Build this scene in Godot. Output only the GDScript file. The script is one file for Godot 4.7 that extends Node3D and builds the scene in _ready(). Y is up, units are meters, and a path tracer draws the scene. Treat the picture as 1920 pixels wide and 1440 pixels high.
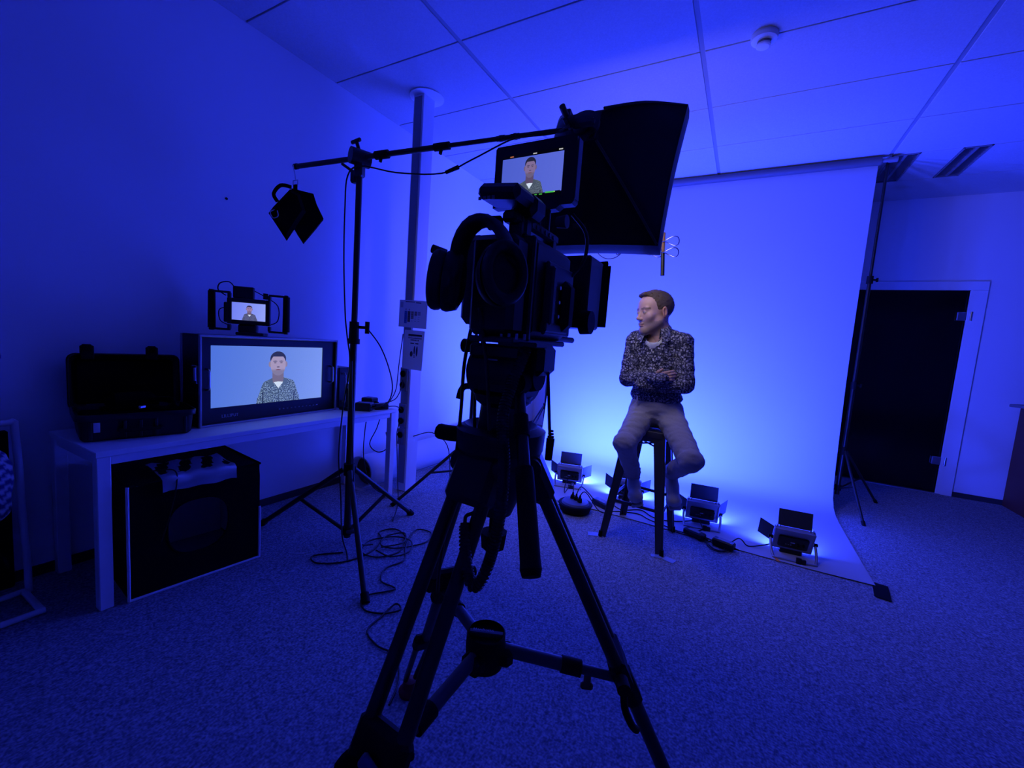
extends Node3D
# A blue-lit interview set: room, paper backdrop with four LED panels on the floor, a man on a bar stool, a camera on a tripod.

var M := {}
var used_names := {}
var rng := RandomNumberGenerator.new()

# ---------------------------------------------------------------- mesh builder
class MB:
	var v := PackedVector3Array()
	var n := PackedVector3Array()
	var u := PackedVector2Array()
	var c := PackedColorArray()
	var o := Vector3.ZERO          # origin that is subtracted: lets parts be written in room coordinates
	var colored := false
	var tint := Color(1, 1, 1)
	func _init(origin := Vector3.ZERO):
		o = origin
	func vert(p: Vector3, nn: Vector3, uv := Vector2.ZERO):
		v.push_back(p - o); n.push_back(nn); u.push_back(uv); c.push_back(tint)
	func tri(a: Vector3, b: Vector3, d: Vector3, na: Vector3, nb: Vector3, nd: Vector3, ua := Vector2.ZERO, ub := Vector2.ZERO, ud := Vector2.ZERO):
		if (b - a).cross(d - a).dot(na + nb + nd) > 0.0:
			vert(a, na, ua); vert(d, nd, ud); vert(b, nb, ub)
		else:
			vert(a, na, ua); vert(b, nb, ub); vert(d, nd, ud)
	func quad(a: Vector3, b: Vector3, d: Vector3, e: Vector3, away_from: Vector3):
		# flat quad a b d e, its normal pointing away from a given inside point
		var nn := (b - a).cross(d - a)
		if nn.length() < 1e-12:
			nn = (d - a).cross(e - a)
		nn = nn.normalized()
		if nn.dot((a + d) * 0.5 - away_from) < 0.0:
			nn = -nn
		tri(a, b, d, nn, nn, nn, Vector2(0, 0), Vector2(1, 0), Vector2(1, 1))
		tri(a, d, e, nn, nn, nn, Vector2(0, 0), Vector2(1, 1), Vector2(0, 1))
	func box(ctr: Vector3, size: Vector3, b := Basis.IDENTITY, bev := 0.0):
		var h := size * 0.5
		if bev <= 0.0:
			var P := []
			for i in 8:
				P.push_back(ctr + b * Vector3(h.x if i & 1 else -h.x, h.y if i & 2 else -h.y, h.z if i & 4 else -h.z))
			for f in [[0, 1, 3, 2], [4, 5, 7, 6], [0, 1, 5, 4], [2, 3, 7, 6], [0, 2, 6, 4], [1, 3, 7, 5]]:
				quad(P[f[0]], P[f[1]], P[f[2]], P[f[3]], ctr)
			return
		bev = minf(bev, minf(h.x, minf(h.y, h.z)) * 0.98)
		# three points at each corner, one for each face
		var Q := []
		for i in 8:
			var s := Vector3(1 if i & 1 else -1, 1 if i & 2 else -1, 1 if i & 4 else -1)
			var e := []
			for ax in 3:
				var q := h - Vector3(bev, bev, bev)
				q[ax] = h[ax]
				e.push_back(ctr + b * (q * s))
			Q.push_back(e)
		for ax in 3:
			for sg in 2:
				var ids := []
				for i in 8:
					if ((i >> ax) & 1) == sg:
						ids.push_back(i)
				quad(Q[ids[0]][ax], Q[ids[1]][ax], Q[ids[3]][ax], Q[ids[2]][ax], ctr)
		for i in 8:
			for ax in 3:
				var j: int = i ^ (1 << ax)
				if j > i:
					var a1 := (ax + 1) % 3
					var a2 := (ax + 2) % 3
					quad(Q[i][a1], Q[j][a1], Q[j][a2], Q[i][a2], ctr)
			var nn: Vector3 = (Q[i][0] + Q[i][1] + Q[i][2] - ctr * 3.0).normalized()
			tri(Q[i][0], Q[i][1], Q[i][2], nn, nn, nn)
	func frame_of(d: Vector3) -> Array:
		var a := Vector3.UP if absf(d.y) < 0.9 else Vector3.RIGHT
		var x := a.cross(d).normalized()
		return [x, d.cross(x).normalized()]
	func cyl(a: Vector3, b: Vector3, ra: float, rb := -1.0, seg := 14, caps := true):
		if rb < 0.0:
			rb = ra
		var d := (b - a).normalized()
		var f := frame_of(d)
		var slope := (ra - rb) / maxf(a.distance_to(b), 1e-6)
		for i in seg:
			var t0 := TAU * i / seg
			var t1 := TAU * (i + 1) / seg
			var e0: Vector3 = f[0] * cos(t0) + f[1] * sin(t0)
			var e1: Vector3 = f[0] * cos(t1) + f[1] * sin(t1)
			var n0 := (e0 + d * slope).normalized()
			var n1 := (e1 + d * slope).normalized()
			tri(a + e0 * ra, a + e1 * ra, b + e1 * rb, n0, n1, n1)
			tri(a + e0 * ra, b + e1 * rb, b + e0 * rb, n0, n1, n0)
			if caps:
				if ra > 0.0: tri(a, a + e0 * ra, a + e1 * ra, -d, -d, -d)
				if rb > 0.0: tri(b, b + e0 * rb, b + e1 * rb, d, d, d)
	func tube(pts: Array, r: float, seg := 6, smooth := 4, rfun = null):
		# a round cord through the points (Catmull-Rom)
		var P := []
		if smooth > 1 and pts.size() > 2:
			for i in pts.size() - 1:
				var p0: Vector3 = pts[maxi(i - 1, 0)]
				var p1: Vector3 = pts[i]
				var p2: Vector3 = pts[i + 1]
				var p3: Vector3 = pts[mini(i + 2, pts.size() - 1)]
				for k in smooth:
					var t := float(k) / smooth
					P.push_back(0.5 * (2.0 * p1 + (p2 - p0) * t + (2.0 * p0 - 5.0 * p1 + 4.0 * p2 - p3) * t * t + (3.0 * p1 - p0 - 3.0 * p2 + p3) * t * t * t))
			P.push_back(pts[-1])
		else:
			P = pts
		var d0: Vector3 = (P[1] - P[0]).normalized()
		var x: Vector3 = frame_of(d0)[0]
		var rings := []
		var norms := []
		for i in P.size():
			var d: Vector3 = (P[mini(i + 1, P.size() - 1)] - P[maxi(i - 1, 0)]).normalized()
			x = (x - d * x.dot(d)).normalized()
			var y := d.cross(x)
			var rr := r
			if rfun != null: rr = rfun.call(float(i) / (P.size() - 1))
			var ring := []
			var nor := []
			for k in seg:
				var e := x * cos(TAU * k / seg) + y * sin(TAU * k / seg)
				ring.push_back(P[i] + e * rr)
				nor.push_back(e)
			rings.push_back(ring)
			norms.push_back(nor)
		for i in P.size() - 1:
			for k in seg:
				var k2 := (k + 1) % seg
				tri(rings[i][k], rings[i][k2], rings[i + 1][k2], norms[i][k], norms[i][k2], norms[i + 1][k2])
				tri(rings[i][k], rings[i + 1][k2], rings[i + 1][k], norms[i][k], norms[i + 1][k2], norms[i + 1][k])
		for e in [[0, -d0], [P.size() - 1, (P[-1] - P[-2]).normalized()]]:
			for k in range(1, seg - 1):
				tri(rings[e[0]][0], rings[e[0]][k], rings[e[0]][k + 1], e[1], e[1], e[1])
	func lathe(prof: Array, at: Vector3, axis := Vector3.UP, seg := 24):
		# prof: Vector2(radius, height along the axis)
		var d := axis.normalized()
		var f := frame_of(d)
		for i in prof.size() - 1:
			var p: Vector2 = prof[i]
			var q: Vector2 = prof[i + 1]
			var t := (q - p).normalized()
			if p.distance_to(q) < 1e-6: continue
			for k in seg:
				var e0: Vector3 = f[0] * cos(TAU * k / seg) + f[1] * sin(TAU * k / seg)
				var e1: Vector3 = f[0] * cos(TAU * (k + 1) / seg) + f[1] * sin(TAU * (k + 1) / seg)
				var n0 := e0 * t.y - d * t.x
				var n1 := e1 * t.y - d * t.x
				var a := at + e0 * p.x + d * p.y
				var b := at + e1 * p.x + d * p.y
				var e := at + e1 * q.x + d * q.y
				var g := at + e0 * q.x + d * q.y
				if p.x > 1e-6: tri(a, b, e, n0, n1, n1)
				if q.x > 1e-6: tri(a, e, g, n0, n1, n0)
	func prism(poly: PackedVector2Array, at: Transform3D, depth: float, bev := 0.0):
		# polygon in the x-y plane of a transform, made solid from z = 0 to z = depth
		var ids := Geometry2D.triangulate_polygon(poly)
		var zs := at.basis.z.normalized()
		var inner := poly
		if bev > 0.0:
			var off := Geometry2D.offset_polygon(poly, -bev)
			if off.size() == 1 and off[0].size() == poly.size(): inner = off[0]
			else: bev = 0.0
			# keep the vertex order of the inset outline in step with the outline
			if bev > 0.0:
				var best := 0
				for k in inner.size():
					if inner[k].distance_to(poly[0]) < inner[best].distance_to(poly[0]): best = k
				var turned := PackedVector2Array()
				for k in inner.size(): turned.push_back(inner[(best + k) % inner.size()])
				inner = turned
				ids = Geometry2D.triangulate_polygon(inner)
		var mid := Vector2.ZERO
		for p in poly: mid += p
		mid /= poly.size()
		for i in range(0, ids.size(), 3):
			for s in 2:
				var z := depth if s else 0.0
				var nn := zs if s else -zs
				var a := inner[ids[i]]
				var b := inner[ids[i + 1]]
				var d := inner[ids[i + 2]]
				tri(at * Vector3(a.x, a.y, z), at * Vector3(b.x, b.y, z), at * Vector3(d.x, d.y, z), nn, nn, nn)
		var cw := Geometry2D.is_polygon_clockwise(poly)
		for i in poly.size():
			var a := poly[i]
			var b := poly[(i + 1) % poly.size()]
			var e := (b - a).normalized()
			var out := Vector2(e.y, -e.x) if not cw else Vector2(-e.y, e.x)
			var nn := (at.basis * Vector3(out.x, out.y, 0)).normalized()
			var A0 := at * Vector3(a.x, a.y, bev)
			var B0 := at * Vector3(b.x, b.y, bev)
			var A1 := at * Vector3(a.x, a.y, depth - bev)
			var B1 := at * Vector3(b.x, b.y, depth - bev)
			tri(A0, B0, B1, nn, nn, nn); tri(A0, B1, A1, nn, nn, nn)
			if bev > 0.0:
				var ia := inner[i]
				var ib := inner[(i + 1) % poly.size()]
				for s in 2:
					var z := depth if s else 0.0
					var m := (nn + (zs if s else -zs)).normalized()
					var p := A1 if s else A0
					var q := B1 if s else B0
					tri(p, q, at * Vector3(ib.x, ib.y, z), m, m, m)
					tri(p, at * Vector3(ib.x, ib.y, z), at * Vector3(ia.x, ia.y, z), m, m, m)
	func grid(P: Array, closed_u := false):
		# a smooth skin over rows of points
		var R := P.size()
		var C: int = P[0].size()
		var N := []
		for i in R:
			var row := []
			for j in C:
				var du: Vector3 = P[i][(j + 1) % C if closed_u else mini(j + 1, C - 1)] - P[i][(j - 1 + C) % C if closed_u else maxi(j - 1, 0)]
				var dv: Vector3 = P[mini(i + 1, R - 1)][j] - P[maxi(i - 1, 0)][j]
				row.push_back(du.cross(dv).normalized())
			N.push_back(row)
		for i in R - 1:
			for j in (C if closed_u else C - 1):
				var k := (j + 1) % C
				var uv0 := Vector2(float(j) / (C - 1), float(i) / (R - 1))
				var uv1 := Vector2(float(j + 1) / (C - 1), float(i + 1) / (R - 1))
				tri(P[i][j], P[i][k], P[i + 1][k], N[i][j], N[i][k], N[i + 1][k], uv0, Vector2(uv1.x, uv0.y), uv1)
				tri(P[i][j], P[i + 1][k], P[i + 1][j], N[i][j], N[i + 1][k], N[i + 1][j], uv0, uv1, Vector2(uv0.x, uv1.y))
	func mesh() -> ArrayMesh:
		var a := []
		a.resize(Mesh.ARRAY_MAX)
		a[Mesh.ARRAY_VERTEX] = v
		a[Mesh.ARRAY_NORMAL] = n
		a[Mesh.ARRAY_TEX_UV] = u
		if colored: a[Mesh.ARRAY_COLOR] = c
		var m := ArrayMesh.new()
		m.add_surface_from_arrays(Mesh.PRIMITIVE_TRIANGLES, a)
		return m

# ---------------------------------------------------------------- soft solids (distance field -> surface nets)
class Field:
	var lo: Vector3
	var cell: float
	var nx: int
	var ny: int
	var nz: int
	var f := PackedFloat32Array()
	func _init(a: Vector3, b: Vector3, size: float):
		lo = a; cell = size
		nx = int((b.x - a.x) / size) + 2
		ny = int((b.y - a.y) / size) + 2
		nz = int((b.z - a.z) / size) + 2
		f.resize(nx * ny * nz)
		f.fill(1.0)
	func span(a: Vector3, b: Vector3) -> Array:
		return [maxi(0, int((a.x - lo.x) / cell)), mini(nx - 1, int((b.x - lo.x) / cell) + 1),
			maxi(0, int((a.y - lo.y) / cell)), mini(ny - 1, int((b.y - lo.y) / cell) + 1),
			maxi(0, int((a.z - lo.z) / cell)), mini(nz - 1, int((b.z - lo.z) / cell) + 1)]
	func put(i: int, d: float, k: float, cut: bool):
		var g := f[i]
		if cut:
			d = -d
			var h := maxf(k - absf(d - g), 0.0)
			f[i] = maxf(d, g) + h * h / (4.0 * k)
		else:
			var h := maxf(k - absf(d - g), 0.0)
			f[i] = minf(d, g) - h * h / (4.0 * k)
	func caps(a: Vector3, b: Vector3, ra: float, rb: float, k := 0.02, cut := false):
		var m := maxf(ra, rb) + k + cell * 2.0
		var mm := Vector3(m, m, m)
		var s := span(Vector3(minf(a.x, b.x), minf(a.y, b.y), minf(a.z, b.z)) - mm, Vector3(maxf(a.x, b.x), maxf(a.y, b.y), maxf(a.z, b.z)) + mm)
		var ab := b - a
		var l2 := maxf(ab.length_squared(), 1e-9)
		for z in range(s[4], s[5] + 1):
			for y in range(s[2], s[3] + 1):
				var row := (z * ny + y) * nx
				for x in range(s[0], s[1] + 1):
					var p := lo + Vector3(x, y, z) * cell - a
					var t := clampf(p.dot(ab) / l2, 0.0, 1.0)
					var d := (p - ab * t).length() - lerpf(ra, rb, t)
					if d < k + cell * 2.0: put(row + x, d, k, cut)
	func ell(ctr: Vector3, r: Vector3, k := 0.02, cut := false, b := Basis.IDENTITY):
		var m := maxf(r.x, maxf(r.y, r.z)) + k + cell * 2.0
		var mm := Vector3(m, m, m)
		var s := span(ctr - mm, ctr + mm)
		var bi := b.inverse()
		for z in range(s[4], s[5] + 1):
			for y in range(s[2], s[3] + 1):
				var row := (z * ny + y) * nx
				for x in range(s[0], s[1] + 1):
					var p := bi * (lo + Vector3(x, y, z) * cell - ctr)
					var k0 := (p / r).length()
					var k1 := (p / (r * r)).length()
					var d := k0 * (k0 - 1.0) / maxf(k1, 1e-6)
					if d < k + cell * 2.0: put(row + x, d, k, cut)
	func bend(fn: Callable, reach: float):
		for z in nz:
			for y in ny:
				for x in nx:
					var i := (z * ny + y) * nx + x
					if absf(f[i]) < reach: f[i] += fn.call(lo + Vector3(x, y, z) * cell)
	func skin(mb: MB, color = null, keep = null):
		var id := {}
		var P := PackedVector3Array()
		var N := PackedVector3Array()
		var sy := nx
		var sz := nx * ny
		var E := [[0, 1], [2, 3], [4, 5], [6, 7], [0, 2], [1, 3], [4, 6], [5, 7], [0, 4], [1, 5], [2, 6], [3, 7]]
		for z in nz - 1:
			for y in ny - 1:
				var row := (z * ny + y) * nx
				for x in nx - 1:
					var i := row + x
					var g0 := f[i]
					if g0 > cell * 2.0 or g0 < -cell * 2.0: continue
					var q := [g0, f[i + 1], f[i + sy], f[i + sy + 1], f[i + sz], f[i + sz + 1], f[i + sz + sy], f[i + sz + sy + 1]]
					var m := 0
					for k in 8:
						if q[k] < 0.0: m |= 1 << k
					if m == 0 or m == 255: continue
					var sum := Vector3.ZERO
					var cnt := 0
					for e in E:
						if ((m >> e[0]) & 1) != ((m >> e[1]) & 1):
							var a: float = q[e[0]]
							var b: float = q[e[1]]
							var t := a / (a - b)
							var pa := Vector3(e[0] & 1, (e[0] >> 1) & 1, (e[0] >> 2) & 1)
							var pb := Vector3(e[1] & 1, (e[1] >> 1) & 1, (e[1] >> 2) & 1)
							sum += pa.lerp(pb, t)
							cnt += 1
					id[i] = P.size()
					P.push_back(lo + (Vector3(x, y, z) + sum / cnt) * cell)
					N.push_back(Vector3(q[1] + q[3] + q[5] + q[7] - q[0] - q[2] - q[4] - q[6], q[2] + q[3] + q[6] + q[7] - q[0] - q[1] - q[4] - q[5], q[4] + q[5] + q[6] + q[7] - q[0] - q[1] - q[2] - q[3]).normalized())
		var st := [1, sy, sz]
		for i in id:
			for ax in 3:
				var j: int = i + st[ax]
				if (f[i] < 0.0) == (f[j] < 0.0): continue
				var s1: int = st[(ax + 1) % 3]
				var s2: int = st[(ax + 2) % 3]
				if not (id.has(i - s1) and id.has(i - s2) and id.has(i - s1 - s2)): continue
				var a: int = id[i]
				var b: int = id[i - s1]
				var d: int = id[i - s1 - s2]
				var e: int = id[i - s2]
				if keep != null and not keep.call((P[a] + P[d]) * 0.5): continue
				for t in [[a, b, d], [a, d, e]]:
					if color != null:
						var V := []
						for w in t: V.push_back([P[w], N[w]])
						if (V[1][0] - V[0][0]).cross(V[2][0] - V[0][0]).dot(V[0][1] + V[1][1] + V[2][1]) > 0.0:
							V = [V[0], V[2], V[1]]
						for w in V:
							mb.tint = color.call(w[0], w[1])
							mb.vert(w[0], w[1])
					else:
						mb.tri(P[t[0]], P[t[1]], P[t[2]], N[t[0]], N[t[1]], N[t[2]])

# ---------------------------------------------------------------- scene helpers
func numbered(called: String) -> String:
	var k: int = used_names.get(called, 0)
	used_names[called] = k + 1
	return called if k == 0 else "%s_%03d" % [called, k]

func tag(o: Node, label: String, category: String, group := "") -> Node:
	o.set_meta("label", label)
	o.set_meta("category", category)
	if group != "": o.set_meta("group", group)
	return o

func thing(called: String, label: String, category: String, at := Vector3.ZERO, turn := 0.0, group := "") -> Node3D:
	var o := Node3D.new()
	o.name = numbered(called)
	add_child(o)
	o.position = at
	o.rotation.y = turn
	tag(o, label, category, group)
	return o

func obj(called: String, mb: MB, m: Material, parent: Node = null) -> MeshInstance3D:
	var o := MeshInstance3D.new()
	o.mesh = mb.mesh()
	o.material_override = m
	o.cast_shadow = GeometryInstance3D.SHADOW_CASTING_SETTING_ON
	if parent == null:
		o.name = numbered(called)
		add_child(o)
		if mb.o != Vector3.ZERO: o.position = mb.o
	else:
		o.name = called
		parent.add_child(o, true)
	return o

func struct(called: String, mb: MB, m: Material, parent: Node = null) -> MeshInstance3D:
	var o := obj(called, mb, m, parent)
	if parent == null: o.set_meta("kind", "structure")
	return o

func bx(ctr: Vector3, size: Vector3, bev := 0.0, b := Basis.IDENTITY, origin := Vector3.ZERO) -> MB:
	var m := MB.new(origin)
	m.box(ctr, size, b, bev)
	return m

func rod(a: Vector3, b: Vector3, r: float, r2 := -1.0, origin := Vector3.ZERO, seg := 14) -> MB:
	var m := MB.new(origin)
	m.cyl(a, b, r, r2, seg)
	return m

func cord(pts: Array, r: float, origin := Vector3.ZERO, seg := 6, smooth := 5) -> MB:
	var m := MB.new(origin)
	m.tube(pts, r, seg, smooth)
	return m

func V(x: float, y: float, z: float) -> Vector3:
	return Vector3(x, y, z)

# ---------------------------------------------------------------- materials
func mat(col: Color, rough := 0.6, metal := 0.0, spec := 0.5) -> StandardMaterial3D:
	var m := StandardMaterial3D.new()
	m.albedo_color = col
	m.roughness = rough
	m.metallic = metal
	m.metallic_specular = spec
	return m

func speckle(size: int, lo: Color, hi: Color, seed_: int, blur := 1, contrast := 1.0) -> ImageTexture:
	# a tile of random fibres: no repeat shows because it has no large features
	var r := RandomNumberGenerator.new()
	r.seed = seed_
	var a := PackedFloat32Array()
	a.resize(size * size)
	for i in size * size: a[i] = r.randf()
	for pass_ in blur:
		var b := PackedFloat32Array()
		b.resize(size * size)
		for y in size:
			for x in size:
				b[y * size + x] = (a[y * size + x] * 2.0 + a[y * size + (x + 1) % size] + a[y * size + (x + size - 1) % size] + a[((y + 1) % size) * size + x] + a[((y + size - 1) % size) * size + x]) / 6.0
		a = b
	var im := Image.create(size, size, true, Image.FORMAT_RGB8)
	for y in size:
		for x in size:
			im.set_pixel(x, y, lo.lerp(hi, clampf(0.5 + (a[y * size + x] - 0.5) * contrast, 0.0, 1.0)))
	im.generate_mipmaps()
	return ImageTexture.create_from_image(im)

func tri_tex(m: StandardMaterial3D, tex: Texture2D, metres: float) -> StandardMaterial3D:
	m.albedo_texture = tex
	m.uv1_triplanar = true
	m.uv1_world_triplanar = true
	m.uv1_scale = Vector3.ONE / metres
	return m

func make_materials():
	M.wall = mat(Color(0.94, 0.94, 0.94), 0.9)
	M.tile = tri_tex(mat(Color(1, 1, 1), 0.92), speckle(128, Color(0.74, 0.74, 0.74), Color(0.8, 0.8, 0.8), 3, 1, 1.4), 0.35)
	M.rail = mat(Color(0.6, 0.6, 0.61), 0.7)
	M.slab = mat(Color(0.35, 0.35, 0.36), 0.9)
	M.carpet = tri_tex(mat(Color(1, 1, 1), 0.97, 0.0, 0.2), speckle(256, Color(0.4, 0.41, 0.43), Color(0.76, 0.77, 0.79), 7, 1, 1.6), 0.8)
	M.skirt = mat(Color(0.2, 0.2, 0.22), 0.8)
	M.paper = mat(Color(0.72, 0.725, 0.73), 0.9, 0.0, 0.2)
	M.black = mat(Color(0.045, 0.045, 0.05), 0.45)
	M.matte = mat(Color(0.03, 0.03, 0.034), 0.85, 0.0, 0.3)
	M.gloss = mat(Color(0.03, 0.03, 0.035), 0.18)
	M.rubber = mat(Color(0.04, 0.04, 0.042), 0.7, 0.0, 0.3)
	M.cable = mat(Color(0.035, 0.035, 0.04), 0.5)
	M.cloth_black = mat(Color(0.05, 0.05, 0.055), 0.95, 0.0, 0.15)
	M.anod = mat(Color(0.26, 0.26, 0.29), 0.5, 0.2)
	M.steel = mat(Color(0.75, 0.75, 0.78), 0.28, 1.0)
	M.alu = mat(Color(0.66, 0.66, 0.69), 0.45, 0.55)
	M.white = mat(Color(0.94, 0.94, 0.94), 0.5)
	M.white_metal = mat(Color(0.93, 0.93, 0.94), 0.45)
	M.grey = mat(Color(0.5, 0.5, 0.52), 0.6)
	M.sheet = mat(Color(0.93, 0.93, 0.93), 0.8)
	M.sheet.backlight_enabled = true
	M.sheet.backlight = Color(0.7, 0.7, 0.7)
	M.red = mat(Color(0.5, 0.06, 0.05), 0.6)
	M.orange = mat(Color(1.0, 0.6, 0.22), 0.6)
	M.tape_blue = mat(Color(0.6, 0.68, 0.85), 0.7)
	M.brown = mat(Color(0.5, 0.35, 0.25), 0.85)
	M.silver_cloth = mat(Color(0.7, 0.71, 0.74), 0.38, 0.6)
	M.glassblack = mat(Color(0.012, 0.012, 0.014), 0.12)
	M.ink = mat(Color(0.7, 0.7, 0.74), 0.5)
	M.rollcore = mat(Color(0.36, 0.35, 0.36), 0.6)
	M.flap = mat(Color(0.2, 0.2, 0.21), 0.7)
	M.bluegrey = mat(Color(0.35, 0.38, 0.5), 0.5)
	M.wood = mat(Color(0.42, 0.22, 0.16), 0.6)
	M.darkgrey = mat(Color(0.2, 0.18, 0.18), 0.7)
	M.knit = mat(Color(1, 1, 1), 0.95, 0.0, 0.2)
	M.knit.vertex_color_use_as_albedo = true
	M.stool = mat(Color(0.24, 0.24, 0.25), 0.45, 0.25)
	M.bezel = mat(Color(0.07, 0.07, 0.085), 0.5)
	M.tentcloth = mat(Color(0.05, 0.05, 0.06), 0.9, 0.0, 0.2)
	M.colstrip = mat(Color(0.55, 0.55, 0.57), 0.6)
	M.tripod = mat(Color(0.09, 0.09, 0.1), 0.35, 0.3)
	M.leather = mat(Color(0.085, 0.085, 0.1), 0.55)
	M.softcloth = mat(Color(0.05, 0.05, 0.055), 0.75, 0.0, 0.3)
	M.seam = mat(Color(0.16, 0.16, 0.17), 0.6)
	M.patch = mat(Color(0.22, 0.14, 0.08), 0.8)
	M.led = lamp_glow(BLUE, 3.0)
	M.diffuser = lamp_glow(SOFT, 0.3)

func lamp_glow(col: Color, energy: float) -> StandardMaterial3D:
	var m := mat(col, 0.6)
	m.emission_enabled = true
	m.emission = col
	m.emission_energy_multiplier = energy
	return m

# ---------------------------------------------------------------- the scene
const BLUE := Color(0.14, 0.218, 1.0)       # the colour the LED panels are set to
const SOFT := Color(1.0, 0.96, 0.94)

func _ready():
	rng.seed = 11
	# camera
	var cam := Camera3D.new()
	cam.name = "camera"
	cam.fov = 84.85
	cam.near = 0.05
	cam.rotation_order = EULER_ORDER_YXZ
	cam.position = V(0, 1.3, 0)
	cam.rotation_degrees = V(-5.728, 28.503, 4.155)
	add_child(cam)
	cam.current = true
	# no sky: a closed room, lit by its own lamps (LED panels and softbox, in their builders)
	var env := Environment.new()
	env.background_mode = Environment.BG_COLOR
	env.background_color = Color(0, 0, 0)
	env.tonemap_mode = Environment.TONE_MAPPER_LINEAR
	env.tonemap_exposure = 1.0
	env.sdfgi_enabled = true
	env.ssao_enabled = true
	env.ssil_enabled = true
	var we := WorldEnvironment.new()
	we.name = "environment"
	we.environment = env
	add_child(we)
	make_materials()
	build_room()
	build_backdrop()
	build_led_panels()
	build_softbox()
	build_all_else()

const CEIL := 3.13
const XL := -2.9
const ZB := -6.13
const XR := 6.5
const ZF := 4.0

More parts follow.
